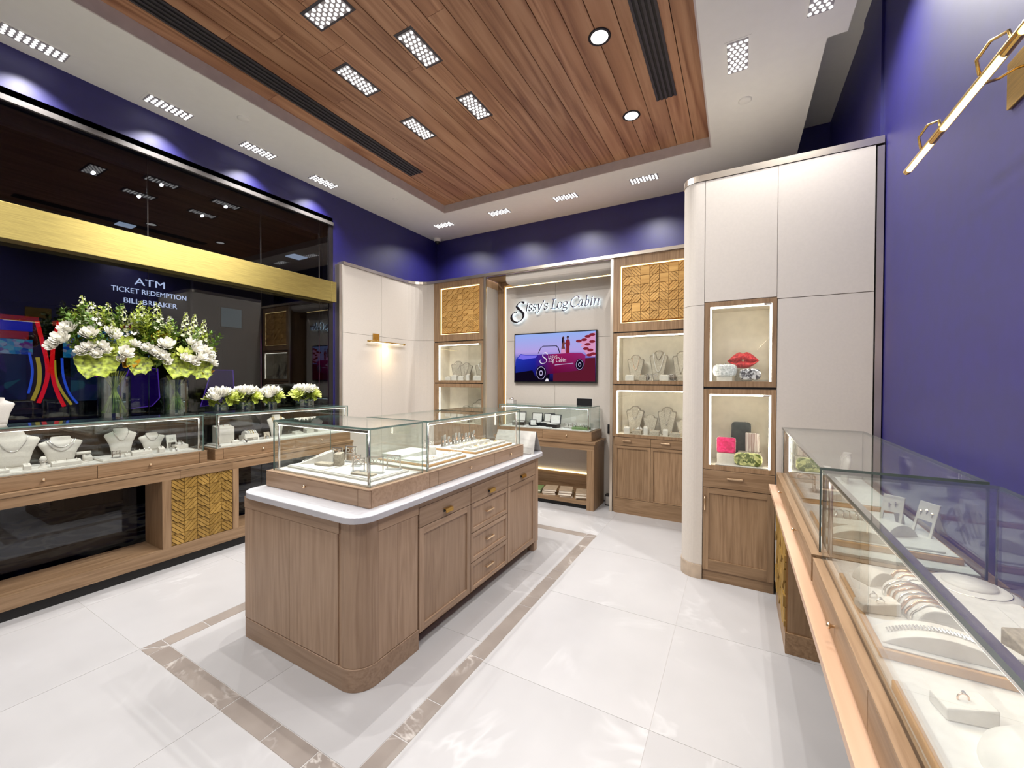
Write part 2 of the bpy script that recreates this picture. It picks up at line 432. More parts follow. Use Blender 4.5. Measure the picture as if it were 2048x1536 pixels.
# ---- curved cream wall panel at the left, with metal cap trim
PX = -4.455
path = [(PX, 3.5), (PX, 4.15), (PX, 4.62)] + [(PX + .30 - .30 * math.cos(math.radians(a)), 4.62 + .27 * math.sin(math.radians(a))) for a in (12, 24, 36, 48, 60, 72, 82, 90)] + [(-4.1, 4.89)]
def wall_strip(pts, off, z0, z1, th):
    mb = MB(); nrm = []
    for i, p in enumerate(pts):
        a = Vector(pts[max(0, i - 1)]); b = Vector(pts[min(len(pts) - 1, i + 1)]); d = (b - a).normalized(); nrm.append(Vector((d.y, -d.x)))
    o = [(p[0] + n.x * off, p[1] + n.y * off) for p, n in zip(pts, nrm)]
    q = [(p[0] + n.x * (off - th), p[1] + n.y * (off - th)) for p, n in zip(pts, nrm)]
    return mb.prism(o + q[::-1], z0, z1)
def strips(pts, off, z0, z1, th):
    mb = MB(); nrm = []
    for i, p in enumerate(pts):
        a = Vector(pts[max(0, i - 1)]); b = Vector(pts[min(len(pts) - 1, i + 1)]); d = (b - a).normalized(); nrm.append(Vector((d.y, -d.x)))
    o = [(p[0] + n.x * off, p[1] + n.y * off) for p, n in zip(pts, nrm)]
    q = [(p[0] + n.x * (off - th), p[1] + n.y * (off - th)) for p, n in zip(pts, nrm)]
    for i in range(len(pts) - 1): mb.prism([o[i], o[i + 1], q[i + 1], q[i]], z0, z1)
    return mb
part(wall_left, 'wall_panel', strips(path[:2], 0, 0.02, 2.2, .03), 'cream_panel')
part(wall_left, 'wall_panel', strips(path[:2], 0, 2.203, 3.075, .03), 'cream_panel')
part(wall_left, 'wall_panel', strips([(PX, 4.153)] + path[2:], 0, 0.02, 2.2, .03), 'cream_panel')
part(wall_left, 'wall_panel', strips([(PX, 4.153)] + path[2:], 0, 2.203, 3.075, .03), 'cream_panel')
struct('trim_1', strips(path, .012, 3.075, 3.115, .12), 'nickel')
struct('trim_2', B(PX - .1, PX - .012, 3.455, 3.497, .02, 3.07), 'nickel')
struct('trim_3', B(-4.1, -.42, 4.845, 4.90, 3.066, 3.105), 'nickel')

# ---- storefront window behind the left counter
wf = MB()
wf.box(XL - .05, XL + .02, -1.6, 3.43, 3.562, 3.602); wf.box(XL - .03, XL + .0, -1.6, 3.43, 3.602, 3.66)
plain('rail_grey', (112, 108, 106), .5, .4)
window = struct('window_1', wf, 'rail_grey')
part(window, 'jamb', B(XL - .12, XL + .005, 3.372, 3.43, .0, 3.56), 'black_metal')
part(window, 'bottom_rail', B(XL - .06, XL + .03, -1.6, 3.372, .0, .14), 'black_metal')
for a, b in zip([-1.6, -.35, .6, 1.565, 2.536, 3.246], [-.35, .6, 1.565, 2.536, 3.246, 3.372]):
    part(window, 'pane', MB().pane(XL - .018, XL - .006, a + .002, b - .002, .14, 3.562), ['window_glass', 'steel'])

# ---- ceiling lamps (grid of small round lenses in a tray)
lens_me = MB().cyl((0, 0, 0), .0112, -.004, 'z', 12).mesh('lens', 'lamp_lens')
def fixture(x, y, z, along, label, frame_mat, energy=1.0, cone=168):
    t = thing('ceiling_light', label, 'light', (x, y, z), 0 if along == 'y' else PI / 2, 'perforated ceiling lights')
    part(t, 'frame', MB().box(-.083, .083, -.178, .178, -.002, .02), frame_mat, world=False)
    lv = MB().box(-.066, .066, -.16, .16, -.0045, -.002)
    part(t, 'louvre', lv, 'louvre_grey', world=False)
    for r in range(9):
        n = 4 if r % 2 == 0 else 3
        for k in range(n):
            place(lens_me, 'lens', t, ((k - (n - 1) / 2) * .036, (r - 4) * .0345, -.0045))
    ld = bpy.data.lights.new('ceiling_light_beam', 'SPOT'); ld.energy = SPOT_W * energy; ld.spot_size = math.radians(cone); ld.spot_blend = 1.0
    ld.shadow_soft_size = .015; ld.color = LAMP_RGB
    lo = bpy.data.objects.new('ceiling_light_beam', ld); COL.objects.link(lo); lo.parent = t; lo.location = (0, 0, -.035)
    return t
plain('louvre_grey', (150, 146, 148), .5)
for i, y in enumerate((-.63, .12, .87, 1.645, 2.40, 3.155)):
    fixture(-4.36, y, ZC, 'y', ['white framed ceiling light of the left row, nearest the front wall', 'white framed ceiling light in left row, second from front wall', 'white framed ceiling light cut by the picture left edge', 'white framed ceiling light above the two tall bouquets', 'white framed ceiling light of the left row above the small bouquets', 'last ceiling light of left row, nearest the cream wall panel'][i], 'white_paint', .8, 110)
for i, x in enumerate((-3.95, -2.96, -1.965, -.98)):
    fixture(x, 4.92, ZC, 'x', ['white ceiling light in the back corner beside the dome camera', 'white ceiling light of back row above left part of sign wall', 'white ceiling light of back row above right end of the sign', 'white ceiling light of back row nearest the cream tower'][i], 'white_paint', .95, 140)
for i, (x, y) in enumerate(((-.02, 3.40), (.44, 3.09), (.3, 1.2), (.3, -.4))):
    fixture(x, y, ZC, 'y', ['white ceiling light between plank ceiling and blue right wall', 'white ceiling light cut by picture top, next to blue wall', 'white ceiling light above the right counter', 'white ceiling light above near end of right counter'][i], 'white_paint', .95, 150)
for i, (x, y, al) in enumerate(((-2.43, 1.79, 'x'), (-2.10, 2.32, 'y'), (-2.77, 2.32, 'y'), (-2.10, 3.055, 'y'), (-2.77, 3.055, 'y'), (-2.43, .6, 'x'), (-1.2, .8, 'y'), (-1.2, -.4, 'y'))):
    fixture(x, y, ZW, al, ['grey ceiling light in planks lying crosswise at picture top', 'grey plank ceiling light, nearer pair, right one', 'grey plank ceiling light, nearer pair, left one by slot diffuser', 'grey plank ceiling light, farther pair, right one', 'grey plank ceiling light, farther pair, left one by slot diffuser', 'grey crosswise plank ceiling light nearer the front', 'grey plank ceiling light over the open floor', 'grey plank ceiling light near the front wall'][i], 'vent_grey', 1.15)
for i, (x, y) in enumerate(((-.89, 2.868), (-.887, 3.862))):
    t = thing('downlight', ['round recessed downlight, nearer of the two in the planks', 'round recessed downlight, farther of the two in the planks'][i], 'light', (x, y, ZW), 0, 'round downlights')
    part(t, 'ring', MB().lathe([(.078, 0), (.08, -.004), (.062, -.006), (.06, .0)], n=28), 'black_metal', world=False, smooth=True)
    part(t, 'reflector', MB().lathe([(.061, -.005), (.05, -.0035), (.0, -.003)], n=28), 'lamp_lens', world=False)
    ld = bpy.data.lights.new('downlight_beam', 'SPOT'); ld.energy = SPOT_W * .5; ld.spot_size = math.radians(110); ld.spot_blend = .7; ld.shadow_soft_size = .05; ld.color = LAMP_RGB
    lo = bpy.data.objects.new('downlight_beam', ld); COL.objects.link(lo); lo.parent = t; lo.location = (0, 0, -.04)
# ---- slot diffusers, sensors, camera
def slot(x0, x1, y0, y1, label):
    t = thing('slot_diffuser', label, 'vent', ((x0 + x1) / 2, (y0 + y1) / 2, ZW))
    part(t, 'backing', B(x0, x1, y0, y1, ZW - .003, ZW - .0003), 'black_gap')
    w = (x1 - x0) / 9
    for k in range(5): part(t, 'blade', B(x0 + 2 * k * w, x0 + (2 * k + 1) * w, y0, y1, ZW - .009, ZW - .003), 'vent_grey')
slot(-3.49, -3.30, -.9, 3.71, 'long dark slot diffuser along the left side of plank ceiling')
slot(-.645, -.48, 1.5, 3.765, 'dark slot diffuser in planks beside the round downlights')
for i, (x, y, r) in enumerate(((-3.947, 2.041, .05), (.035, 3.953, .05), (-3.951, 3.908, .03))):
    solo('ceiling_disc', MB().lathe([(r, 0), (r, -.006), (r * .8, -.012), (0, -.013)], (x, y, ZC), 20), 'white_paint', ['round white ceiling disc above the small flower vases', 'round white ceiling disc by the blue right wall', 'tiny white ceiling disc near the back left corner'][i], 'detector', smooth=True)
t = thing('dome_camera', 'small dome camera under the ceiling in the back left corner', 'camera', (-4.44, 5.36, ZC))
part(t, 'housing', MB().lathe([(.06, 0), (.06, -.03), (.05, -.05)], (-4.44, 5.36, ZC), 16), 'white_paint', smooth=True)
part(t, 'lens_dome', MB().lathe([(.045, -.045), (.038, -.075), (.02, -.092), (0, -.096)], (-4.44, 5.36, ZC), 16), 'black_plastic', smooth=True)

# ------------------------------------------------------------------ brass fascia over the window
t = thing('brass_fascia', 'wide brushed brass band across the dark storefront window', 'fascia', (-4.49, 1.0, 2.563))
part(t, 'face', B(-4.445, -4.43, -1.6, 3.31, 2.563, 2.814), 'brass_band', bev=.002)
part(t, 'end_section', B(-4.445, -4.43, 3.313, 3.385, 2.563, 2.814), 'brass_band', bev=.002)
part(t, 'soffit', B(-4.563, -4.445, -1.6, 3.385, 2.563, 2.578), 'brass_band')
part(t, 'top_plate', B(-4.563, -4.445, -1.6, 3.385, 2.80, 2.814), 'brass_band')

# ------------------------------------------------------------------ marquetry tiles
def band_poly(s, c, w):
    # square [0,s]^2 clipped to  c-w/2 <= x-y <= c+w/2
    poly = [(0, 0), (s, 0), (s, s), (0, s)]
    for sg, lim in ((1, c + w / 2), (-1, -(c - w / 2))):
        out = []
        for i in range(len(poly)):
            a, b = poly[i], poly[(i + 1) % len(poly)]
            da = sg * (a[0] - a[1]) - lim; db = sg * (b[0] - b[1]) - lim
            if da <= 0: out.append(a)
            if (da < 0) != (db < 0) and abs(da - db) > 1e-9:
                k = da / (da - db); out.append((a[0] + (b[0] - a[0]) * k, a[1] + (b[1] - a[1]) * k))
        poly = out
        if len(poly) < 3: return []
    return poly
def marq_mesh(s, n, mirror=False):
    mb = MB(); w = 2 * s / n
    for k in range(n):
        p = band_poly(s, -s + w * (k + .5), w * .84)
        if len(p) < 3: continue
        if mirror: p = [(s - x, y) for x, y in p][::-1]
        h = .006 + .004 * ((k * 7 + n) % 3)
        mb.prism([(x - s / 2, y - s / 2) for x, y in p], 0, h, 'y')
    return mb
def marq_panel(parent, x0, x1, z0, z1, y, nx, nz, face='y', flat=0.0, rnd=None, mat='marquetry'):
    """tiles on plane; face 'y' -> looks toward -Y ; 'x+' looks +X ; 'x-' looks -X  (x0,x1 are then Y values, y is X)"""
    rnd = rnd or random.Random(5)
    sx = (x1 - x0) / nx; sz = (z1 - z0) / nz; s = min(sx, sz)
    key = 'marquetry_tile_%d' % int(s * 1000)
    mes = [marq_mesh(s * .96, 5).mesh('marquetry_tile', mat), marq_mesh(s * .96, 5, True).mesh('marquetry_tile', mat), MB().box(-s * .47, s * .47, 0, .011, -s * .47, s * .47).mesh('marquetry_tile', mat)]
    for i in range(nx):
        for j in range(nz):
            k = rnd.choice((0, 0, 1, 1, 1, 2) if flat > rnd.random() else (0, 1))
            if flat == -1: k = (i + j) % 2
            if flat == -2: k = i % 2
            a = x0 + (i + .5) * sx; c = z0 + (j + .5) * sz
            o = place(mes[k], 'marquetry_tile', parent, (0, 0, 0))
            w = wloc(parent)
            o.scale = (sx / s, 1, sz / s)
            if face == 'y': o.location = Vector((a, y, c)) - w; o.rotation_euler = (0, 0, PI)
            elif face == 'x+': o.location = Vector((y, a, c)) - w; o.rotation_euler = (0, 0, -PI / 2)
            else: o.location = Vector((y, a, c)) - w; o.rotation_euler = (0, 0, PI / 2)

# ------------------------------------------------------------------ knobs, pulls
def knob(parent, p, axis, mat='gold_knob', r=.009):
    d = {'x+': (1, 0, 0), 'x-': (-1, 0, 0), 'y-': (0, -1, 0)}[axis]
    mb = MB(); prof = [(.004, 0), (.004, .008), (r, .011), (r, .016), (r * .6, .019), (0, .02)]; n = 12; vs = []
    for rr, h in prof:
        for i in range(n):
            a = 2 * PI * i / n; u, v = rr * math.cos(a), rr * math.sin(a)
            vs.append((p[0] + d[0] * h + (0 if d[0] else u), p[1] + d[1] * h + (u if d[0] else 0), p[2] + v))
    mb.add(vs, [(j * n + i, j * n + (i + 1) % n, (j + 1) * n + (i + 1) % n, (j + 1) * n + i) for j in range(len(prof) - 1) for i in range(n)])
    return part(parent, 'knob', mb, mat, smooth=True)
def bar_pull(parent, c, axis, w=.09, mat='gold_knob'):
    mb = MB(); x, y, z = c; h = w / 2
    if axis == 'y-':
        mb.box(x - h, x + h, y - .022, y - .014, z - .006, z + .006); mb.box(x - h, x - h + .01, y - .014, y, z - .005, z + .005); mb.box(x + h - .01, x + h, y - .014, y, z - .005, z + .005)
    else:
        s = 1 if axis == 'x+' else -1
        mb.box(x + s * .014, x + s * .022, y - h, y + h, z - .006, z + .006); mb.box(x, x + s * .014, y - h, y - h + .01, z - .005, z + .005); mb.box(x, x + s * .014, y + h - .01, y + h, z - .005, z + .005)
    return part(parent, 'handle', mb, mat, bev=.0015)
def cup_pull(parent, c, axis, w=.075, mat='brass'):
    mb = MB(); x, y, z = c; h = w / 2
    if axis == 'y-': mb.prism([(y, z + .014), (y - .02, z + .012), (y - .022, z - .012), (y - .019, z - .012), (y - .017, z + .009), (y, z + .010)], x - h, x + h, 'x')
    else: mb.prism([(x, z + .014), (x + .02, z + .012), (x + .022, z - .012), (x + .019, z - .012), (x + .017, z + .009), (x, z + .010)], y - h, y + h, 'y')
    return part(parent, 'handle', mb, mat)

# ------------------------------------------------------------------ glass show case
def show_case(name, label, b, g, zb, zt, front, splits, knobs, label_group=None, led='led', led_side=None, wood_m='oak_y', panes='FBLRT', posts=True, edge='glass_edge', deck=True, group='glass jewellery cases'):
    bx0, bx1, by0, by1, z0 = b; gx0, gx1, gy0, gy1 = g
    t = thing(name, label, 'display case', ((bx0 + bx1) / 2, (by0 + by1) / 2, z0), 0, group)
    i = .014
    part(t, 'base', B(bx0 + (i if front == 'x-' else 0), bx1 - (i if front == 'x+' else 0), by0 + (i if front == 'y-' else 0), by1, z0, zb - .006), wood_m)
    cuts = splits
    for a, c in zip(cuts, cuts[1:]):
        if front == 'x+': d = part(t, 'drawer', B(bx1 - i, bx1, a + .0015, c - .0015, z0 + .002, zb - .008), wood_m, bev=.0015)
        elif front == 'x-': d = part(t, 'drawer', B(bx0, bx0 + i, a + .0015, c - .0015, z0 + .002, zb - .008), wood_m, bev=.0015)
        else: d = part(t, 'drawer', B(a + .0015, c - .0015, by0, by0 + i, z0 + .002, zb - .008), wood_m, bev=.0015)
        for k in knobs:
            if a < k < c:
                p = {'x+': (bx1, k, (z0 + zb) / 2), 'x-': (bx0, k, (z0 + zb) / 2), 'y-': (k, by0, (z0 + zb) / 2)}[front]
                knob(d, p, front)
    part(t, 'rim', B(bx0, bx1, by0, by1, zb - .006, zb), wood_m)
    if deck: part(t, 'deck', B(gx0 + .012, gx1 - .012, gy0 + .012, gy1 - .012, zb, zb + .008), 'leather_ivory')
    th = .006
    for s in panes:
        if s == 'F': q = {'x+': (gx1 - th, gx1, gy0, gy1), 'x-': (gx0, gx0 + th, gy0, gy1), 'y-': (gx0, gx1, gy0, gy0 + th)}[front]
        elif s == 'B': q = {'x+': (gx0, gx0 + th, gy0, gy1), 'x-': (gx1 - th, gx1, gy0, gy1), 'y-': (gx0, gx1, gy1 - th, gy1)}[front]
        elif s == 'L': q = (gx0 + th, gx1 - th, gy0, gy0 + th) if front[0] == 'x' else (gx0, gx0 + th, gy0 + th, gy1 - th)
        elif s == 'R': q = (gx0 + th, gx1 - th, gy1 - th, gy1) if front[0] == 'x' else (gx1 - th, gx1, gy0 + th, gy1 - th)
        if s == 'T': part(t, 'top_pane', MB().pane(gx0, gx1, gy0, gy1, zt - .010, zt), ['glass', edge])
        else: part(t, 'pane', MB().pane(*q, zb, zt - .0105), ['glass', edge])
    # LED bar under the top along the front
    ls = led_side or front; y0, y1 = gy0 + .03, gy1 - .03; x0, x1 = gx0 + .03, gx1 - .03
    if ls == 'x+': bb, ll = (gx1 - .03, gx1 - .012, y0, y1), (gx1 - .0285, gx1 - .0135, y0, y1)
    elif ls == 'x-': bb, ll = (gx0 + .012, gx0 + .03, y0, y1), (gx0 + .0135, gx0 + .0285, y0, y1)
    else: bb, ll = (x0, x1, gy0 + .012, gy0 + .03), (x0, x1, gy0 + .0135, gy0 + .0285)
    lb = part(t, 'light_bar', B(*bb, zt - .030, zt - .016), 'steel')
    part(lb, 'led_strip', B(*ll, zt - .0325, zt - .0305), led)
    if posts:
        pz0, pz1 = zb, zt - .016
        pts = {'x+': [(gx1 - .02, y0), (gx1 - .02, y1)], 'x-': [(gx0 + .02, y0), (gx0 + .02, y1)], 'y-': [(x0, gy0 + .02), (x1, gy0 + .02)]}[ls]
        for p in pts: part(t, 'post', MB().cyl((p[0], p[1], pz0), .007, pz1 - pz0, 'z', 10), 'steel', smooth=True)
    return t

# ------------------------------------------------------------------ LEFT counter
LZ = .842; LB = .945; LT = 1.27
t = thing('side_counter', 'long brown wood counter standing in front of the dark window', 'counter', (-4.34, 1.6, 0))
part(t, 'worktop', B(-4.53, -4.145, -.4, 3.41, LZ - .03, LZ), 'oak_wall_y', bev=.002)
part(t, 'apron', B(-4.50, -4.15, -.4, 3.40, .742, LZ - .032), 'oak_wall_y')
part(t, 'bottom_rail', B(-4.50, -4.15, -.4, 3.40, .075, .175), 'oak_wall_y', bev=.002)
part(t, 'toe_kick', B(-4.48, -4.175, -.4, 3.38, 0, .075), 'black_gap')
for a, b_ in ((-.4, -.34), (1.505, 1.566), (2.042, 2.092), (3.34, 3.40)):
    part(t, 'post', B(-4.48, -4.15, a, b_, .175, .742), 'oak_wall')
plain('marquetry_groove', (112, 84, 36), .6)
pn = part(t, 'marquetry_panel', B(-4.48, -4.168, 1.568, 2.04, .175, .742), 'marquetry_groove')
marq_panel(pn, 1.568, 2.04, .178, .742, -4.168, 5, 6, 'x+', -2, None, 'marquetry_dark')
part(t, 'panel_drawer', B(-4.16, -4.147, 1.63, 2.04, .745, .81), 'oak_wall_y', bev=.0015)
show_case('glass_case', 'near glass case on the left counter holding white busts', (-4.53, -4.19, -.3, 1.85, LZ), (-4.525, -4.21, -.28, 1.83), LB, LT, 'x+', [-.3, .45, 1.129, 1.79, 1.85], [.13, .857, 1.44], wood_m='oak_wall_y')
show_case('glass_case', 'far glass case on the left counter beside the cream wall panel', (-4.53, -4.19, 1.91, 3.40, LZ), (-4.525, -4.21, 1.93, 3.38), LB, LT, 'x+', [1.91, 1.98, 2.68, 3.40], [2.34, 3.0], wood_m='oak_wall_y')

# ------------------------------------------------------------------ RIGHT counter
t = thing('side_counter', 'brown wood counter running along the blue right wall', 'counter', (.53, 1.5, 0))
part(t, 'worktop', B(.208, .845, -.6, 3.50, LZ - .028, LZ), 'ledge_wood', bev=.002)
part(t, 'apron', B(.235, .84, -.6, 3.48, .72, LZ - .03), 'oak_wall_y')
part(t, 'pedestal', B(.27, .84, 2.85, 3.45, .0, .72), 'oak_wall')
pn = part(t, 'marquetry_panel', B(.262, .27, 2.86, 3.45, .12, .72), 'marquetry_back')
marq_panel(pn, 2.86, 3.45, .14, .72, .262, 3, 3, 'x-', -1, None, 'marquetry_dark')
part(t, 'plinth', B(.258, .84, 2.838, 3.455, 0.0, .12), 'oak_wall_y')
part(t, 'back_panel', B(.80, .84, -.6, 2.85, .0, .72), 'oak_wall')
part(t, 'pedestal', B(.27, .84, -.6, -.1, 0, .72), 'oak_wall')
show_case('glass_case', 'far glass case on the right counter touching the cream tower', (.25, .76, 1.88, 3.44, LZ), (.278, .725, 1.915, 3.43), LB, LT, 'x-', [1.88, 2.62, 3.44], [2.32, 3.05], edge='glass_edge_dark', wood_m='oak_wall_y', led='led_soft')
show_case('glass_case', 'near glass case on the right counter cut by the picture edge', (.25, .76, -.3, 1.845, LZ), (.278, .725, -.28, 1.86), LB, LT, 'x-', [-.3, .4, 1.123, 1.845], [.76, 1.46], edge='glass_edge_dark', wood_m='oak_wall_y', led='led_soft')

# ------------------------------------------------------------------ ISLAND
t = thing('island', 'brown wooden island cabinet with rounded corner and white top', 'island', (-2.15, 2.4, 0))
ix0, ix1, iy0, iy1 = -2.66, -1.635, 1.375, 3.45
def rounded(x0, x1, y0, y1, r, n=8, corners='all'):
    p = []
    for (cx, cy, a) in ((x0 + r, y0 + r, 180), (x1 - r, y0 + r, 270), (x1 - r, y1 - r, 0), (x0 + r, y1 - r, 90)):
        p += arc(cx, cy, r, a, a + 90, n)
    return p
part(t, 'worktop', MB().prism(rounded(-2.685, -1.608, 1.348, 3.575, .115, 8), .872, .907), 'quartz', bev=.004)
def L_body(off, r, z0, z1, y_end):      # front block with two rounded front corners
    x0, x1, y0 = ix0 + off, ix1 - off, iy0 + off
    p = [(x1, y_end), (x0, y_end)] + arc(x0 + .02, y0 + .02, .02, 180, 270, 4) + arc(x1 - r, y0 + r, r, 270, 360, 10)
    return MB().prism(p, z0, z1)
part(t, 'plinth', L_body(-.004, .125, .0, .118, 1.807), 'oak_x', smooth=False, bev=.002)
part(t, 'end_body', L_body(.006, .115, .118, .872, 1.80), 'oak')
# boards of the end block
def board(x0, x1, z0, z1, y): part(t, 'board', B(x0, x1, y - .008, y, z0, z1), 'oak', bev=.001)
for a, b_ in ((ix0 + .004, -2.568), (-2.566, -2.20), (-2.198, -1.79)): board(a, b_, .122, .80, iy0 + .006)
part(t, 'top_rail', B(ix0 + .002, -1.78, iy0 - .003, iy0 + .006, .802, .872), 'oak_x')
cp = [(ix1 - .12 + .0, iy0)]
cr = MB()
o_ = arc(ix1 - .125, iy0 + .125, .1255, 268, 362, 12); q_ = arc(ix1 - .125, iy0 + .125, .117, 268, 362, 12)
for i in range(12): cr.prism([o_[i], o_[i + 1], q_[i + 1], q_[i]], .12, .872)
part(t, 'corner_board', cr, 'oak', smooth=False)
for a, b_ in ((1.505, 1.64), (1.642, 1.80)): part(t, 'board', B(ix1 - .008, ix1, a, b_, .122, .80), 'oak', bev=.001)
part(t, 'top_rail', B(ix1 - .008, ix1 + .002, 1.50, 1.805, .802, .872), 'oak_y')
# carcass with doors and drawers on the right flank
part(t, 'carcass', B(ix0, ix1 - .022, 1.80, 3.44, .085, .872), 'oak')
part(t, 'toe_kick', B(ix0 + .06, ix1 - .09, 1.81, 3.36, 0, .085), 'oak_y')
part(t, 'leg', B(ix1 - .075, ix1 - .008, 3.372, 3.44, 0, .085), 'oak')
part(t, 'leg', B(ix0, ix0 + .07, 3.372, 3.44, 0, .085), 'oak')
part(t, 'stile', B(ix1 - .022, ix1, 3.385, 3.445, .085, .872), 'oak')
part(t, 'frieze', B(ix1 - .022, ix1, 1.81, 3.385, .838, .872), 'oak_y')
def shaker(parent, y0, y1, z0, z1, x, name, rail=.042):
    d = part(parent, name, B(x - .021, x - .010, y0 + rail, y1 - rail, z0 + rail, z1 - rail), 'oak')
    for q in ((y0, y0 + rail, z0, z1), (y1 - rail, y1, z0, z1)): part(d, 'stile', B(x - .021, x, *q), 'oak', bev=.001)
    for q in ((y0 + rail, y1 - rail, z0, z0 + rail), (y0 + rail, y1 - rail, z1 - rail, z1)): part(d, 'rail', B(x - .021, x, *q), 'oak_y', bev=.001)
    return d
def flat_drawer(parent, y0, y1, z0, z1, x):
    return part(parent, 'drawer', B(x - .021, x, y0, y1, z0, z1), 'oak_y', bev=.0015)
for (a, b_) in ((1.815, 2.342), (2.348, 2.868), (2.874, 3.383)):
    d = flat_drawer(t, a, b_, .718, .836, ix1)
    part(d, 'finger_slot', B(ix1 - .002, ix1 + .001, (a + b_) / 2 - .038, (a + b_) / 2 + .038, .748, .766), 'black_gap')
    cup_pull(d, (ix1, (a + b_) / 2, .757), 'x+')
shaker(t, 1.815, 2.342, .09, .714, ix1, 'door')
shaker(t, 2.874, 3.383, .09, .714, ix1, 'door')
for z0, z1 in ((.09, .292), (.298, .502), (.508, .714)):
    d = shaker(t, 2.348, 2.868, z0, z1, ix1, 'drawer', .03)
    bar_pull(d, (ix1 - .012, 2.6, (z0 + z1) / 2), 'x+', .10)
IZ = .907; IB = 1.008; IT = 1.332
show_case('glass_case', 'glass case across the near end of the island', (-2.65, -1.70, 1.50, 1.98, IZ), (-2.622, -1.732, 1.53, 1.955), IB, IT, 'y-', [-2.65, -1.79, -1.70], [-2.24], wood_m='oak_x')
show_case('glass_case', 'long glass case along the drawer side of the island', (-2.31, -1.70, 1.983, 3.27, IZ), (-2.285, -1.728, 1.99, 3.245), IB, IT, 'x+', [1.983, 2.068, 2.77, 3.27], [2.42, 3.02])

# ------------------------------------------------------------------ BACK CABINETS
def lit_frame(parent, x0, x1, z0, z1, y, w, mat, sides='LRTB'):
    for s in sides:
        q = {'L': (x0, x0 + w, z0, z1), 'R': (x1 - w, x1, z0, z1), 'T': (x0 + w, x1 - w, z1 - w, z1), 'B': (x0 + w, x1 - w, z0, z0 + w)}[s]
        part(parent, 'led_strip', B(q[0], q[1], y, y + .006, q[2], q[3]), mat)
def frame(parent, x0, x1, z0, z1, ox0, ox1, oz0, oz1, y0, y1, mat='oak_wall', name='frame'):
    m = MB(); m.box(x0, ox0, y0, y1, z0, z1); m.box(ox1, x1, y0, y1, z0, z1); m.box(ox0, ox1, y0, y1, z0, oz0); m.box(ox0, ox1, y0, y1, oz1, z1)
    return part(parent, name, m, mat)
def niche(parent, x0, x1, z0, z1, ox0, ox1, oz0, oz1, yf, depth, sides='LRT', glass=True, name='niche', led='led_niche'):
    fr = frame(parent, x0, x1, z0, z1, ox0, ox1, oz0, oz1, yf, yf + .022, 'oak_wall', 'niche_frame')
    m = MB(); yb = yf + depth
    m.box(ox0 - .012, ox0, yf + .022, yb, oz0, oz1); m.box(ox1, ox1 + .012, yf + .022, yb, oz0, oz1); m.box(ox0 - .012, ox1 + .012, yf + .022, yb, oz1, oz1 + .012); m.box(ox0 - .012, ox1 + .012, yf + .022, yb, oz0 - .012, oz0)
    m.box(ox0 - .012, ox1 + .012, yb, yb + .012, oz0 - .012, oz1 + .012)
    part(fr, 'lining', m, 'niche_back')
    lit_frame(fr, ox0, ox1, oz0, oz1, yf + .03, .012, led, sides)
    if glass: part(fr, 'glass_door', MB().pane(ox0, ox1, yf + .008, yf + .014, oz0, oz1), ['glass', 'glass_edge'])
    part(fr, 'hinge', B(ox1 - .05, ox1 - .004, yf + .004, yf + .018, oz1 - .014, oz1 - .001), 'nickel')
    return fr
CY = 4.87
def panel_box(t, x0, x1, px0, px1, z0, z1, pz0, pz1, nx, nz, flat, rs):
    fr = frame(t, x0, x1, z0, z1, px0, px1, pz0, pz1, CY, CY + .05, 'oak_wall', 'panel_frame')
    part(fr, 'panel_back', B(px0 - .01, px1 + .01, CY + .05, CY + .06, pz0 - .01, pz1 + .01), 'marquetry_back')
    lit_frame(fr, px0, px1, pz0, pz1, CY + .036, .010, 'led_warm', 'LRTB')
    mp = part(t, 'marquetry_panel', B(px0 + .025, px1 - .025, CY + .038, CY + .049, pz0 + .025, pz1 - .025), 'marquetry_back')
    marq_panel(mp, px0 + .025, px1 - .025, pz0 + .025, pz1 - .025, CY + .038, nx, nz, 'y', flat, random.Random(rs))
t = thing('tall_cabinet', 'tall wood cabinet with two lit niches right of the screen', 'cabinet', (-.85, 5.05, 0))
part(t, 'carcass', B(-1.30, -.42, CY + .30, 5.3, 0, 3.06), 'oak_wall')
panel_box(t, -1.318, -.42, -1.237, -.46, 2.175, 3.06, 2.278, 2.962, 7, 6, .5, 11)
part(t, 'shadow_gap', B(-1.30, -.42, CY + .01, CY + .3, 1.535, 1.55), 'black_gap'); part(t, 'shadow_gap', B(-1.30, -.42, CY + .01, CY + .3, 2.16, 2.175), 'black_gap')
niche(t, -1.315, -.42, 1.55, 2.16, -1.268, -.45, 1.592, 2.124, CY, .29)
niche(t, -1.315, -.42, .918, 1.535, -1.272, -.45, .952, 1.474, CY, .29)
part(t, 'side_panel', B(-1.315, -1.296, CY + .022, 5.3, 0, 3.06), 'oak_wall')
part(t, 'plinth', B(-1.29, -.42, CY - .004, CY + .3, 0, .178), 'oak_wall_x')
for (a, b_) in ((-1.29, -.875), (-.871, -.43)):
    d = part(t, 'drawer', B(a, b_, CY, CY + .02, .815, .912), 'oak_wall_x', bev=.0015); bar_pull(d, ((a + b_) / 2 - .06, CY, .875), 'y-', .10)
    rail = .03; z0, z1 = .182, .81
    dd = part(t, 'door', B(a + rail, b_ - rail, CY + .010, CY + .02, z0 + rail * .4, z1 - rail), 'oak_wall')
    for q in ((a, a + rail), (b_ - rail, b_)): part(dd, 'stile', B(q[0], q[1], CY, CY + .02, z0, z1), 'oak_wall', bev=.001)
    part(dd, 'rail', B(a + rail, b_ - rail, CY, CY + .02, z1 - rail, z1), 'oak_wall_x'); part(dd, 'rail', B(a + rail, b_ - rail, CY, CY + .02, z0, z0 + rail * .4), 'oak_wall_x')
part(t, 'core', B(-1.29, -.43, CY + .02, CY + .3, .178, .918), 'oak_wall')

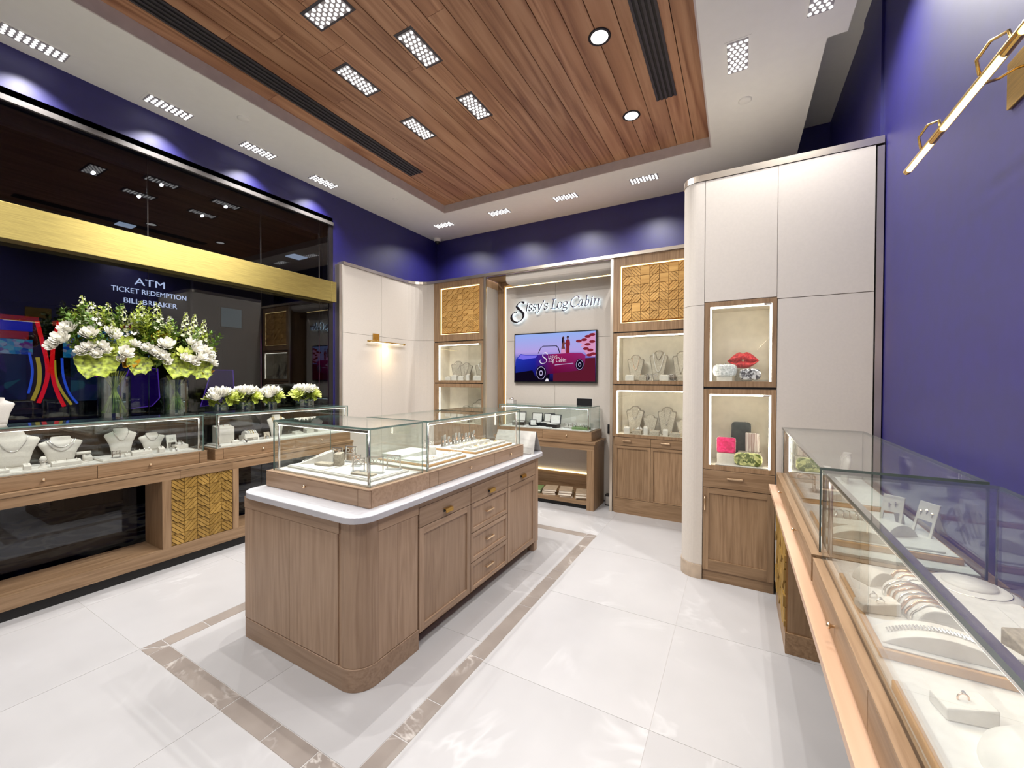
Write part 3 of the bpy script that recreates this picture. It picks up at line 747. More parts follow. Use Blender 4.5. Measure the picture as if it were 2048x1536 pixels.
t = thing('tall_cabinet', 'tall wood cabinet with lit niches left of the screen', 'cabinet', (-3.63, 5.05, 0))
part(t, 'carcass', B(-4.09, -3.19, CY + .30, 5.3, 0, 3.06), 'oak_wall')
panel_box(t, -4.10, -3.19, -3.992, -3.26, 2.175, 3.06, 2.275, 2.98, 7, 8, .8, 4)
part(t, 'shadow_gap', B(-4.09, -3.19, CY + .01, CY + .3, 1.532, 1.545), 'black_gap'); part(t, 'shadow_gap', B(-4.09, -3.19, CY + .01, CY + .3, 2.16, 2.175), 'black_gap')
niche(t, -4.10, -3.19, 1.545, 2.16, -4.02, -3.222, 1.582, 2.12, CY, .29, 'LT')
niche(t, -4.10, -3.19, .90, 1.532, -4.015, -3.222, .94, 1.478, CY, .29, 'L')
part(t, 'side_panel', B(-3.205, -3.186, CY + .022, 5.3, 0, 3.06), 'oak_wall')
part(t, 'base_unit', B(-4.10, -3.19, CY, CY + .3, 0, .90), 'oak_wall')
struct('trim_4', B(-3.186, -3.15, CY - .002, CY + .03, 0, 3.066), 'nickel')
struct('trim_5', B(-1.352, -1.319, CY + .0, CY + .03, 0, 3.066), 'nickel')

# feature wall between the cabinets
FY = 5.22
fw = thing('sign_wall', 'cream panelled recess wall carrying the shop sign and screen', 'wall panel', (-2.25, FY, 0))
part(fw, 'side_return', B(-3.18, -3.15, CY + .03, 5.3, 0, 2.93), 'cream_panel')
part(fw, 'back_board', B(-3.19, -1.33, 5.28, 5.30, 0, 3.06), 'oak_wall')
part(fw, 'surround', B(-3.145, -3.045, 5.20, 5.28, 0, 3.06), 'oak_wall'); part(fw, 'surround', B(-3.045, -1.35, 5.20, 5.28, 2.985, 3.06), 'oak_wall_x')
for q in ((-3.015, -2.226, .02, 2.165), (-2.223, -1.37, .02, 2.165), (-3.015, -2.226, 2.168, 2.955), (-2.223, -1.37, 2.168, 2.955)):
    part(fw, 'wall_panel', B(q[0], q[1], FY, FY + .03, q[2], q[3]), 'cream_panel')
part(fw, 'led_strip', B(-3.03, -3.018, FY + .01, FY + .022, .9, 2.97), 'led_warm'); part(fw, 'led_strip', B(-3.03, -1.37, FY + .01, FY + .022, 2.958, 2.97), 'led_warm')
# valance: rounded cream beam under the trim
vp = [(5.12, 3.06), (4.905, 3.06), (4.905, 2.995)] + [(4.955 - .05 * math.cos(math.radians(a)), 2.995 - .05 * math.sin(math.radians(a))) for a in (30, 60, 90)] + [(5.12, 2.945)]
solo('valance', MB().prism(vp, -2.84, -1.352, 'x'), 'cream_panel', 'rounded cream valance under metal trim above the shop sign', 'valance')
part(fw, 'ceiling_board', B(-3.15, -1.352, 4.91, 5.28, 3.045, 3.066), 'oak_wall_x')

# ------------------------------------------------------------------ back display table with case
t = thing('display_table', 'wood display table below the wall screen', 'table', (-2.2, 4.97, 0))
part(t, 'worktop', B(-2.93, -1.49, 4.74, 5.19, .812, .842), 'oak_wall_x', bev=.002)
part(t, 'apron', B(-2.92, -1.51, 4.755, 5.18, .735, .81), 'oak_wall_x')
for a, b_ in ((-2.92, -2.81), (-1.60, -1.51)): part(t, 'leg_panel', B(a, b_, 4.755, 5.18, 0, .735), 'oak_wall')
part(t, 'shelf', B(-2.81, -1.60, 4.77, 5.18, .055, .10), 'oak_wall_x')
part(t, 'toe_kick', B(-2.81, -1.60, 4.80, 5.16, 0, .055), 'black_gap')
part(t, 'back_panel', B(-2.81, -1.60, 5.165, 5.18, .36, .735), 'cream_panel')
part(t, 'led_strip', B(-2.81, -1.60, 5.15, 5.165, .345, .36), 'led_warm')
part(t, 'back_board', B(-2.81, -1.60, 5.165, 5.18, .10, .345), 'oak_wall_x')
show_case('glass_case', 'glass case on the back table below the screen', (-2.89, -1.545, 4.765, 5.185, .842), (-2.87, -1.57, 4.785, 5.18), .958, 1.262, 'y-', [-2.89, -2.2, -1.545], [-2.55, -1.87], led='led_cool', wood_m='oak_wall_x')

# ------------------------------------------------------------------ cream TOWER with niches
TY = 3.57
t = thing('tower', 'tall cream tower with rounded corner, metal cap and wood niches', 'column', (.2, 4.0, 0))
def tower_slab(x0, x1, z0, z1):
    part(t, 'panel', B(x0 + .0015, x1 - .0015, TY, TY + .02, z0 + .0015, z1 - .0015), 'cream_panel')
core = [(.80, TY + .02), (.80, 4.86), (-.395, 4.86), (-.395, TY + .15)] + arc(-.275, TY + .14, .12, 180, 270, 8)
m_ = MB(); m_.box(-.235, .80, TY + .02, 4.86, 2.22, 3.185); m_.box(.255, .80, TY + .02, 4.86, .1, 2.22); m_.box(-.372, -.30, TY + .16, 4.86, 0, 3.185); m_.box(-.3, .255, TY + .36, 4.86, 0, 2.22)
part(t, 'core', m_, 'cream_panel')
def corner_panel(z0, z1):
    o = [(-.237, TY)] + arc(-.285, TY + .115, .115, 270, 180, 10) + [(-.40, 4.86)]
    mb = MB()
    q = [(-.237, TY + .02)] + arc(-.285, TY + .115, .095, 270, 180, 10) + [(-.38, 4.86)]
    for i in range(len(o) - 1): mb.prism([o[i], o[i + 1], q[i + 1], q[i]], z0, z1)
    part(t, 'corner_panel', mb, 'cream_panel')
corner_panel(.115, 2.199); corner_panel(2.202, 3.185)
tower_slab(-.235, .25, 2.22, 3.185); tower_slab(.25, .80, 2.205, 3.185); tower_slab(.255, .80, .1, 2.203)
o = [(.80, TY - .004), (-.237, TY - .004)] + arc(-.285, TY + .115, .119, 270, 180, 10) + [(-.404, 4.86)]
q = [(.80, TY + .05), (-.237, TY + .05)] + arc(-.285, TY + .115, .06, 270, 180, 10) + [(-.345, 4.86)]
mb = MB()
for i in range(len(o) - 1): mb.prism([o[i], o[i + 1], q[i + 1], q[i]], 3.187, 3.236)
part(t, 'cap_trim', mb, 'nickel'); part(t, 'cap_trim', B(.80, .842, TY - .004, TY + .05, 3.187, 3.236), 'nickel')
part(t, 'edge_trim', B(.806, .842, TY - .006, TY + .05, .0, 3.17), 'nickel')
part(t, 'top_board', MB().prism([(.84, TY + .04), (.84, 4.86), (-.38, 4.86), (-.38, TY + .16), (-.24, TY + .04)], 3.19, 3.21), 'cream_panel')
mb = MB(); o = [(-.237, TY - .006)] + arc(-.285, TY + .115, .121, 270, 180, 10) + [(-.406, 4.86)]; q = [(-.237, TY + .02)] + arc(-.285, TY + .115, .095, 270, 180, 10) + [(-.38, 4.86)]
for i in range(len(o) - 1): mb.prism([o[i], o[i + 1], q[i + 1], q[i]], 0, .113)
part(t, 'base_trim', mb, 'base_trim')
niche(t, -.235, .252, 1.548, 2.217, -.193, .222, 1.592, 2.18, TY, .33)
niche(t, -.235, .252, .892, 1.53, -.193, .222, .927, 1.49, TY, .33)
part(t, 'shadow_gap', B(-.23, .25, TY + .012, TY + .36, 1.53, 1.548), 'black_gap')
d = part(t, 'drawer', B(-.233, .25, TY - .001, TY + .02, .75, .888), 'oak_wall_x', bev=.0015); bar_pull(d, (-.01, TY, .835), 'y-', .11)
dd = part(t, 'door', B(-.19, .205, TY + .008, TY + .02, .17, .70), 'oak_wall')
for q in ((-.233, -.19), (.205, .25)): part(dd, 'stile', B(q[0], q[1], TY, TY + .02, .085, .745), 'oak_wall', bev=.001)
for q in ((.085, .17), (.70, .745)): part(dd, 'rail', B(-.19, .205, TY, TY + .02, q[0], q[1]), 'oak_wall_x', bev=.001)
mb = MB().tube([(-.218, TY - .002, .56), (-.218, TY - .022, .57), (-.218, TY - .022, .67), (-.218, TY - .002, .68)], .005, 8); part(dd, 'handle', mb, 'gold_knob', smooth=True)
part(t, 'toe_kick', B(-.233, .25, TY + .012, TY + .3, .0, .085), 'oak_wall_x')
part(t, 'carcass', B(-.233, .25, TY + .02, TY + .36, .085, .888), 'oak_wall')

# ------------------------------------------------------------------ SHOP SIGN (broad-nib lettering, halo lit)
def catmull(pts, n=6):
    out = []
    P = [Vector(p) for p in pts]; P = [P[0] * 2 - P[1]] + P + [P[-1] * 2 - P[-2]]
    for i in range(1, len(P) - 2):
        for k in range(n):
            t = k / n; a, b, c, d = P[i - 1], P[i], P[i + 1], P[i + 2]
            out.append(.5 * ((2 * b) + (c - a) * t + (2 * a - 5 * b + 4 * c - d) * t * t + (3 * b - a - 3 * c + d) * t ** 3))
    out.append(P[-2]); return out
def nib(mb, pts, w, tmin, y0, y1, ang=35, mi=0, n=6):
    q = catmull(pts, n) if len(pts) > 2 else [Vector(pts[0]).lerp(Vector(pts[1]), k / 4) for k in range(5)]
    nd = Vector((math.cos(math.radians(ang)), math.sin(math.radians(ang)))); L_, R_ = [], []
    for i, p in enumerate(q):
        d = (q[min(i + 1, len(q) - 1)] - q[max(i - 1, 0)]); d.normalize()
        hw = max(tmin, w * abs(d.x * nd.y - d.y * nd.x)) / 2; nn = Vector((-d.y, d.x))
        L_.append(p + nn * hw); R_.append(p - nn * hw)
    k = len(q)
    vs = [(p.x, y0, p.y) for p in L_] + [(p.x, y0, p.y) for p in R_] + [(p.x, y1, p.y) for p in L_] + [(p.x, y1, p.y) for p in R_]
    fs = []
    for i in range(k - 1):
        fs += [(i, i + 1, k + i + 1, k + i), (2 * k + i + 1, 2 * k + i, 3 * k + i, 3 * k + i + 1), (i + 1, i, 2 * k + i, 2 * k + i + 1), (k + i, k + i + 1, 3 * k + i + 1, 3 * k + i)]
    fs += [(0, k, 3 * k, 2 * k), (k - 1, 3 * k - 1, 4 * k - 1, 2 * k - 1)]
    mb.add(vs, fs, mi)
# glyph strokes, x-height 1, width 1
GL = {
    'i': [[(.35, 1), (.5, 1.02), (.5, .5), (.55, .06), (.8, .1)], [(.5, 1.38), (.58, 1.30)]],
    's': [[(.82, .84), (.55, 1.02), (.2, .82), (.3, .58), (.7, .42), (.78, .18), (.45, -.02), (.1, .16)]],
    'y': [[(.05, .92), (.2, 1.0), (.35, .5), (.5, .02)], [(.92, 1.0), (.7, .4), (.4, -.35), (.05, -.55), (-.12, -.4)]],
    "'": [[(.4, 1.5), (.5, 1.4), (.35, 1.15)]],
    'L': [[(.15, 1.58), (.6, 1.58)], [(.38, 1.56), (.38, .8), (.38, .03)], [(.12, .03), (.6, .02), (.9, .03), (.98, .3)]],
    'o': [[(.5, 1.0), (.16, .8), (.14, .25), (.48, 0), (.84, .22), (.86, .78), (.5, 1.0)]],
    'g': [[(.48, 1.0), (.2, .85), (.22, .48), (.48, .36), (.74, .5), (.74, .85), (.48, 1.0)], [(.4, .36), (.2, .2), (.35, .06), (.75, 0), (.92, -.22), (.6, -.5), (.2, -.42), (.12, -.2), (.35, .02)], [(.72, .9), (.95, 1.02)]],
    'C': [[(.96, 1.25), (.82, 1.62), (.5, 1.68), (.12, 1.3), (.08, .5), (.4, .0), (.78, .08), (.98, .42)]],
    'a': [[(.78, .9), (.5, 1.02), (.16, .7), (.14, .2), (.36, 0), (.62, .25), (.78, .7)], [(.82, 1.0), (.76, .4), (.8, .05), (1.0, .14)]],
    'b': [[(.1, 1.66), (.26, 1.7), (.24, .8), (.22, .05)], [(.24, .7), (.5, 1.02), (.84, .75), (.78, .2), (.46, -.02), (.2, .1)]],
    'n': [[(.02, .95), (.18, 1.0), (.2, .5), (.18, 0)], [(.2, .6), (.5, 1.0), (.76, .85), (.76, .4), (.78, .04), (1.0, .1)]],
}
plain('sign_steel', (120, 112, 128), .22, 1.0, .5, .08, 30)
emit('halo', (205, 234, 255), 8.0)
sg = thing('shop_sign', 'halo lit metal script lettering reading Sissys Log Cabin', 'sign', (-2.23, 5.16, 2.43))
halo = MB(); SLANT = .22
def glyph(ch, x0, x1, z0, xh, w=.016, tmin=.0055):
    mb = MB()
    for st in GL[ch]:
        p = [(x0 + (x1 - x0) * (a + SLANT * xh * b / (x1 - x0) * .9), z0 + xh * b) for a, b in st]
        nib(mb, p, w, tmin, 5.155, 5.172); nib(halo, p, w * .75, tmin * .8, 5.183, 5.1845, n=4)
    part(sg, 'letter', mb, 'sign_steel')
Sp = [(-2.68, 2.697), (-2.712, 2.712), (-2.754, 2.709), (-2.792, 2.679), (-2.80, 2.651), (-2.77, 2.616), (-2.716, 2.569), (-2.693, 2.52), (-2.716, 2.466), (-2.769, 2.436), (-2.812, 2.43), (-2.866, 2.452), (-2.891, 2.492), (-2.883, 2.539), (-2.84, 2.572), (-2.802, 2.576)]
mb = MB(); nib(mb, Sp, .036, .010, 5.155, 5.172, 28); nib(halo, Sp, .026, .008, 5.183, 5.1845, 28); part(sg, 'letter', mb, 'sign_steel')
Z0, XH = 2.580, .082
for ch, a, b_ in (('i', -2.672, -2.622), ('s', -2.622, -2.556), ('s', -2.556, -2.49), ('y', -2.488, -2.406), ("'", -2.415, -2.385), ('s', -2.382, -2.312), ('L', -2.287, -2.18), ('o', -2.182, -2.102), ('g', -2.104, -2.018), ('C', -1.99, -1.872), ('a', -1.874, -1.806), ('b', -1.79, -1.722), ('i', -1.722, -1.672), ('n', -1.668, -1.580)):
    glyph(ch, a, b_, Z0, XH)
part(sg, 'halo_light', halo, 'halo')

# ------------------------------------------------------------------ WALL SCREEN
t = thing('wall_screen', 'flat wall screen showing a vintage convertible and a couple', 'television', (-2.232, 5.19, 1.552))
TX0, TW, TZ0, TH = -2.85, 1.235, 1.555, .705
part(t, 'bezel', B(TX0, TX0 + TW, 5.175, 5.219, TZ0, TZ0 + TH), 'black_plastic', bev=.003)
def screen_mat():
    m, nt, out = new_mat('screen_sky')
    tc = N(nt, 'ShaderNodeTexCoord'); sp = N(nt, 'ShaderNodeSeparateXYZ'); L(nt, tc.outputs['Generated'], sp.inputs[0])
    c = ramp(nt, sp.outputs['Z'], [(0, (10, 6, 40)), (.3, (40, 40, 130)), (.5, (110, 110, 190)), (.62, (180, 160, 225)), (1, (150, 176, 240))])
    e = N(nt, 'ShaderNodeEmission'); e.inputs[1].default_value = 1.0; L(nt, c, e.inputs[0]); L(nt, e.outputs[0], out.inputs[0])
screen_mat()
def car_mat():
    m, nt, out = new_mat('screen_car')
    tc = N(nt, 'ShaderNodeTexCoord'); sp = N(nt, 'ShaderNodeSeparateXYZ'); L(nt, tc.outputs['Object'], sp.inputs[0])
    mr = N(nt, 'ShaderNodeMapRange'); mr.inputs[1].default_value = -.6; mr.inputs[2].default_value = .45; L(nt, sp.outputs['X'], mr.inputs[0])
    mz = N(nt, 'ShaderNodeMapRange'); mz.inputs[1].default_value = .0; mz.inputs[2].default_value = .42; mz.inputs[3].default_value = .12; mz.inputs[4].default_value = 1.0; L(nt, sp.outputs['Z'], mz.inputs[0])
    c = ramp(nt, mr.outputs[0], [(0, (40, 60, 190)), (.3, (36, 40, 170)), (.45, (90, 30, 120)), (.6, (150, 24, 84)), (1, (150, 40, 110))])
    e = N(nt, 'ShaderNodeEmission'); L(nt, mz.outputs[0], e.inputs[1]); L(nt, c, e.inputs[0]); L(nt, e.outputs[0], out.inputs[0])
car_mat()
for nm, c in (('scr_dark', (14, 8, 26)), ('scr_red', (130, 36, 50)), ('scr_brown', (110, 62, 60)), ('scr_white', (236, 230, 240)), ('scr_ground', (92, 26, 44)), ('scr_chrome', (190, 180, 220)), ('scr_pink', (214, 150, 190)), ('scr_hl', (120, 110, 230))): emit(nm, c, 1.0)
part(t, 'screen', B(TX0 + .016, TX0 + TW - .016, 5.1735, 5.1745, TZ0 + .02, TZ0 + TH - .016), 'screen_sky')
pic = MB(); lay = [0]
PM = ['screen_car', 'scr_dark', 'scr_red', 'scr_brown', 'scr_white', 'scr_ground', 'scr_chrome', 'scr_pink', 'scr_hl']
def flat(poly, mi):
    lay[0] += 1; y = 5.1735 - lay[0] * .00006
    p = [(TX0 + TW * a, TZ0 + TH * b) for a, b in poly]
    pic.prism(p, y - .00004, y, 'y', mi)
def disc(cx, cz, rx, rz, mi, n=18): flat([(cx + rx * math.cos(2 * PI * i / n), cz + rz * math.sin(2 * PI * i / n)) for i in range(n)], mi)
flat([(.5, .03), (.985, .03), (.985, .48), (.7, .46), (.5, .3)], 5)
flat([(.772, .797), (.80, .80), (.861, .852), (.897, .91), (.984, .95), (.984, .501), (.899, .505), (.88, .56), (.854, .63), (.86, .68), (.817, .682), (.84, .74)], 7)
for a, b_ in ((.80, .80), (.86, .82), (.90, .88), (.95, .91), (.90, .73), (.95, .78), (.88, .65), (.93, .62), (.96, .55), (.92, .53)): disc(a, b_, .035, .028, 2, 9)
flat([(.015, .03), (.45, .03), (.46, .2), (.2, .3), (.015, .34)], 1)
flat([(.02, .40), (.028, .488), (.089, .586), (.158, .563), (.301, .556), (.375, .566), (.566, .57), (.713, .582), (.825, .576), (.877, .53), (.87, .37), (.848, .247), (.441, .175), (.40, .12), (.28, .12), (.24, .25), (.02, .2)], 0)
flat([(.05, .50), (.09, .57), (.16, .55), (.30, .545), (.28, .50), (.12, .47)], 8)
flat([(.309, .585), (.342, .698), (.374, .735), (.542, .731), (.566, .685), (.582, .585), (.572, .585), (.556, .68), (.536, .718), (.378, .722), (.350, .692), (.319, .585)], 1)
flat([(.592, .578), (.597, .66), (.604, .72), (.603, .79), (.606, .84), (.618, .85), (.632, .835), (.638, .78), (.634, .72), (.643, .66), (.648, .578)], 3)
flat([(.592, .578), (.598, .66), (.640, .66), (.648, .578)], 7)
disc(.6195, .872, .0125, .030, 3); flat([(.606, .88), (.603, .80), (.611, .76), (.620, .80), (.622, .89)], 1)
flat([(.652, .578), (.652, .70), (.646, .77), (.652, .825), (.664, .845), (.682, .845), (.695, .82), (.701, .75), (.694, .70), (.693, .578)], 2)
disc(.672, .877, .0125, .030, 3); flat([(.660, .885), (.664, .905), (.676, .912), (.686, .895), (.685, .87), (.680, .885)], 1)
flat([(.632, .765), (.650, .79), (.650, .765), (.634, .745)], 3)
for (cx, cz, rx, rz) in ((.351, .195, .068, .15), (.812, .35, .05, .11)):
    disc(cx, cz, rx, rz, 1); disc(cx, cz, rx * .84, rz * .86, 6); disc(cx, cz, rx * .76, rz * .8, 1); disc(cx, cz, rx * .34, rz * .36, 6); disc(cx, cz, rx * .22, rz * .24, 1)
flat([(.52, .355), (.74, .385), (.74, .375), (.52, .342)], 6)
flat([(.40, .03), (.445, .03), (.44, .08), (.42, .09)], 4)
lay[0] += 1
def tv_text(ch, x0, x1, z0, xh, w=.006):
    y = 5.1735 - lay[0] * .00006
    for st in GL[ch]: nib(pic, [(TX0 + TW * (x0 + (x1 - x0) * (a + .12 * b)), TZ0 + TH * (z0 + xh * b)) for a, b in st], w, .0025, y - .0002, y, mi=4, n=4)
y_ = 5.1735 - lay[0] * .00006
nib(pic, [(TX0 + TW * a, TZ0 + TH * b) for a, b in ((.431, .56), (.41, .60), (.383, .592), (.372, .55), (.378, .514), (.412, .473), (.418, .43), (.40, .395), (.365, .384), (.342, .405), (.338, .44), (.352, .465))], .013, .004, y_ - .0002, y_, mi=4)
for k, ch in enumerate("issys"): tv_text(ch, .432 + k * .024, .453 + k * .024, .482, .05, .005)
for ch, a, b_ in (('L', .436, .47), ('o', .468, .49), ('g', .49, .512), ('C', .532, .57), ('a', .57, .592), ('b', .594, .614), ('i', .616, .628), ('n', .63, .655)): tv_text(ch, a, b_, .412, .048)
part(t, 'screen_picture', pic, PM)

# ------------------------------------------------------------------ sconces
def sconce(label, wallx, bar_x, y0, y1, zb, plate, sgn, arms, lens_segs, lens_e):
    t = thing('picture_light', label, 'wall light', (wallx, (plate[0] + plate[1]) / 2, plate[2]))
    part(t, 'wall_plate', B(wallx, wallx + sgn * .012, *plate), 'brass', bev=.003)
    py_, pz_ = (plate[0] + plate[1]) / 2, (plate[2] + plate[3]) / 2
    # half round shade along Y
    r = .014; prof = [(bar_x + r * math.cos(math.radians(a)), zb + r * math.sin(math.radians(a))) for a in range(-20, 201, 20)]
    q = [(bar_x + (r - .003) * math.cos(math.radians(a)), zb + (r - .003) * math.sin(math.radians(a))) for a in range(200, -21, -20)]
    part(t, 'shade', MB().prism(prof + q, y0, y1, 'y'), 'brass', smooth=False)
    for a, b_ in lens_segs: part(t, 'lamp_tube', MB().cyl((bar_x, a, zb - .003), .009, b_ - a, 'y', 10), 'sconce_lens')
    gaps = [(y0, lens_segs[0][0])] + [(lens_segs[i][1], lens_segs[i + 1][0]) for i in range(len(lens_segs) - 1)] + [(lens_segs[-1][1], y1)]
    for a, b_ in gaps:
        if b_ - a > .004: part(t, 'socket', MB().cyl((bar_x, a, zb - .003), .011, b_ - a, 'y', 10), 'brass')
    for a in arms:
        part(t, 'arm', MB().tube(a, .0045, 8), 'brass', smooth=True)
    ld = bpy.data.lights.new('picture_light_glow', 'AREA'); ld.shape = 'RECTANGLE'; ld.size = .03; ld.size_y = (y1 - y0) * .85; ld.energy = lens_e; ld.color = (1, .68, .36)
    lo = bpy.data.objects.new('picture_light_glow', ld); COL.objects.link(lo); lo.parent = t
    lo.location = Vector((bar_x - sgn * .01, (y0 + y1) / 2, zb - .03)) - wloc(t)
    d = Vector((-sgn * .75, 0, -.66)); lo.rotation_euler = d.to_track_quat('-Z', 'Y').to_euler()
    return t
XB = .62; ZB = 2.485
loops = []
for yc in (2.06, 1.63, 1.2):
    loops.append([(XB - .012, yc + .07, ZB + .008), (XB - .02, yc + .065, ZB + .05), (XB - .005, yc + .03, ZB + .075), (XB + .01, yc - .02, ZB + .06), (XB + .005, yc - .05, ZB + .012)])
arm = [(XR - .01, 1.98, 2.64), (.78, 1.96, 2.62), (.70, 1.84, 2.54), (XB + .01, 1.76, ZB + .01)]
sconce('long brass picture light with glowing tubes on blue wall', XR, XB, .75, 2.315, ZB, (1.86, 2.15, 2.575, 2.74), -1, [arm] + loops, [(.8, 1.12), (1.20, 1.52), (1.60, 1.97), (2.06, 2.29)], 14)
sconce('slim brass picture light on the cream panel, left back corner', PX, PX + .05, 3.86, 4.56, 2.117, (3.985, 4.10, 2.13, 2.235), 1, [[(PX + .01, 4.04, 2.16), (PX + .05, 4.05, 2.12)]], [(3.9, 4.52)], 2.2)

# ------------------------------------------------------------------ hall beyond the window
plain('hall_black', (12, 11, 14), .7); plain('hall_ceiling', (44, 36, 30), .8); plain('hall_wall', (84, 74, 72), .8); plain('hall_maroon', (66, 20, 34), .6)
def carpet():
    m, nt, out = new_mat('carpet'); b = pbsdf(nt, out, .95, 0, .1)
    v = coords(nt, (1, 1, 1), False)
    n = N(nt, 'ShaderNodeTexNoise'); n.inputs['Scale'].default_value = 2.2; n.inputs['Detail'].default_value = 2; n.inputs['Distortion'].default_value = 1.5; L(nt, v, n.inputs['Vector'])
    r = ramp(nt, n.outputs[0], [(.40, (24, 20, 40)), (.45, (40, 44, 84)), (.5, (150, 140, 112)), (.56, (168, 156, 128)), (.62, (60, 42, 30))])
    L(nt, r, b.inputs['Base Color'])
carpet()
struct('hall_floor', B(-12.5, XL - .0, -4, 10, -.06, -.005), 'carpet')
struct('hall_ceiling', B(-12.5, XL - .16, -4, 10, 4.0, 4.1), 'hall_ceiling')
hw = struct('hall_wall', B(-12.6, -12.5, -4, 10, 0, 4.0), 'hall_black'); struct('hall_wall_end', B(-12.5, XL - .16, 9.9, 10, 0, 4), 'hall_wall'); struct('hall_wall_near', B(-12.5, XL - .16, -4.1, -4, 0, 4), 'hall_black')
plain('hall_grey', (120, 116, 120), .8)
struct('hall_bulkhead', B(-4.80, -4.74, -4, 4.2, 3.475, 4.0), 'hall_grey')
t = thing('hall_partition', 'grey brown hall wall with maroon doors seen through the window', 'wall', (-8.2, 4.05, 0))
part(t, 'wall_board', B(-8.3, -8.2, 3.42, 4.80, 0, 3.3), 'hall_wall')
part(t, 'door', B(-8.2, -8.16, 3.45, 3.78, 0, 2.12), 'hall_maroon'); part(t, 'door', B(-8.2, -8.16, 3.86, 4.27, 0, 2.12), 'hall_maroon')
part(t, 'door_jamb', B(-8.2, -8.15, 3.80, 3.84, 0, 2.15), 'hall_wall')
emit('hall_screen', (120, 150, 152), .55)
t = thing('hall_screen', 'pale teal screen on the hall wall behind the window', 'television', (-8.12, 3.96, 2.5))
part(t, 'bezel', B(-8.195, -8.14, 3.80, 4.18, 2.52, 2.90), 'black_plastic'); part(t, 'panel', B(-8.14, -8.135, 3.82, 4.16, 2.54, 2.88), 'hall_screen')
# sign on the dark bulkhead
emit('sign_white', (225, 235, 255), 3.0)
t = thing('hall_sign', 'white letters reading ATM ticket redemption bill breaker on dark board', 'sign', (-9.0, 3.1, 2.85))
part(t, 'board', B(-9.12, -9.02, 1.2, 4.3, 2.7, 3.75), 'hall_black')
def text_part(parent, s, y, z, size, width, mat, x=-9.015):
    cu = bpy.data.curves.new('lettering', 'FONT'); cu.body = s; cu.size = size; cu.align_x = 'CENTER'; cu.extrude = .004; cu.offset = 0.0
    o = bpy.data.objects.new('lettering_tmp', cu); COL.objects.link(o)
    dg = bpy.context.evaluated_depsgraph_get(); me = bpy.data.meshes.new_from_object(o.evaluated_get(dg)); bpy.data.objects.remove(o)
    xs = [v.co.x for v in me.vertices]; k = width / (max(xs) - min(xs))
    for v in me.vertices: v.co = Vector((0 + v.co.z, v.co.x * k, v.co.y))
    me.materials.clear(); me.materials.append(M[mat])
    q = bpy.data.objects.new('lettering', me); COL.objects.link(q); q.parent = parent; q.location = Vector((x, y, z)) - wloc(parent); return q
text_part(t, 'ATM', 3.12, 3.20, .17, .42, 'sign_white'); text_part(t, 'TICKET REDEMPTION', 3.13, 3.045, .12, 1.04, 'sign_white'); text_part(t, 'BILL BREAKER', 3.13, 2.87, .12, .74, 'sign_white')
# slot machines with neon frames
emit('neon_red', (255, 24, 30), 2.2); emit('neon_blue', (60, 110, 255), 1.6); emit('neon_yellow', (250, 214, 60), 1.3); emit('neon_magenta', (230, 60, 220), 1.4); emit('neon_violet', (150, 90, 255), .9)
emit('violet_panel', (58, 20, 130), .55)
def slot_screen(name, stops, sc):
    m, nt, out = new_mat(name); v = coords(nt, sc, False)
    n = N(nt, 'ShaderNodeTexVoronoi'); n.inputs['Scale'].default_value = 1.0; L(nt, v, n.inputs['Vector'])
    sp = N(nt, 'ShaderNodeSeparateColor'); L(nt, n.outputs['Color'], sp.inputs[0])
    e = N(nt, 'ShaderNodeEmission'); e.inputs[1].default_value = .8; L(nt, ramp(nt, sp.outputs[0], stops), e.inputs[0]); L(nt, e.outputs[0], out.inputs[0])
slot_screen('slot_art', [(0, (30, 60, 200)), (.3, (40, 160, 220)), (.5, (120, 220, 230)), (.7, (150, 40, 160)), (1, (200, 240, 250))], (1, 22, 28))
slot_screen('slot_reels', [(0, (14, 20, 50)), (.5, (34, 60, 90)), (.8, (60, 40, 110)), (1, (40, 120, 120))], (1, 9, 6))
emit('slot_blue', (30, 50, 230), .9); emit('slot_redbar', (200, 40, 30), .9); emit('slot_gold', (250, 220, 140), 1.2)
SX = -7.0
def neon(t, name, pts, r, mat):
    part(t, name, MB().tube([(SX + .06, a, b_) for a, b_ in [tuple(v) for v in catmull(pts, 5)]], r, 8), mat, smooth=True)
t = thing('slot_machine', 'slot machine with curved red and yellow neon at picture left edge', 'slot machine', (SX - .25, 1.15, 0))
part(t, 'cabinet', B(SX - .55, SX - .01, .62, 1.40, 0, 1.22), 'black_plastic'); part(t, 'head', B(SX - .3, SX - .01, .62, 1.40, 1.22, 2.25), 'black_plastic')
part(t, 'crown', B(SX - .3, SX + .05, .60, 1.40, 2.235, 2.285), 'slot_redbar'); part(t, 'topper', B(SX - .01, SX + .01, .66, 1.36, 2.12, 2.23), 'slot_blue')
part(t, 'title_bar', B(SX - .01, SX + .014, .66, 1.33, 2.03, 2.115), 'slot_redbar')
part(t, 'art_panel', B(SX - .01, SX + .01, .66, 1.36, 1.86, 2.025), 'slot_art'); part(t, 'reel_screen', B(SX - .01, SX + .01, .66, 1.31, 1.35, 1.855), 'slot_reels')
neon(t, 'red_neon', [(1.385, 2.24), (1.42, 2.02), (1.455, 1.80), (1.46, 1.62), (1.43, 1.45), (1.39, 1.31)], .018, 'neon_red')
neon(t, 'yellow_neon', [(1.385, 1.83), (1.40, 1.68), (1.39, 1.5), (1.345, 1.34)], .017, 'neon_yellow')
neon(t, 'blue_neon', [(1.325, 1.88), (1.345, 1.7), (1.34, 1.58), (1.315, 1.42)], .010, 'neon_blue')
part(t, 'button_deck', B(SX - .02, SX + .22, .64, 1.38, 1.2, 1.25), 'grey_metal')
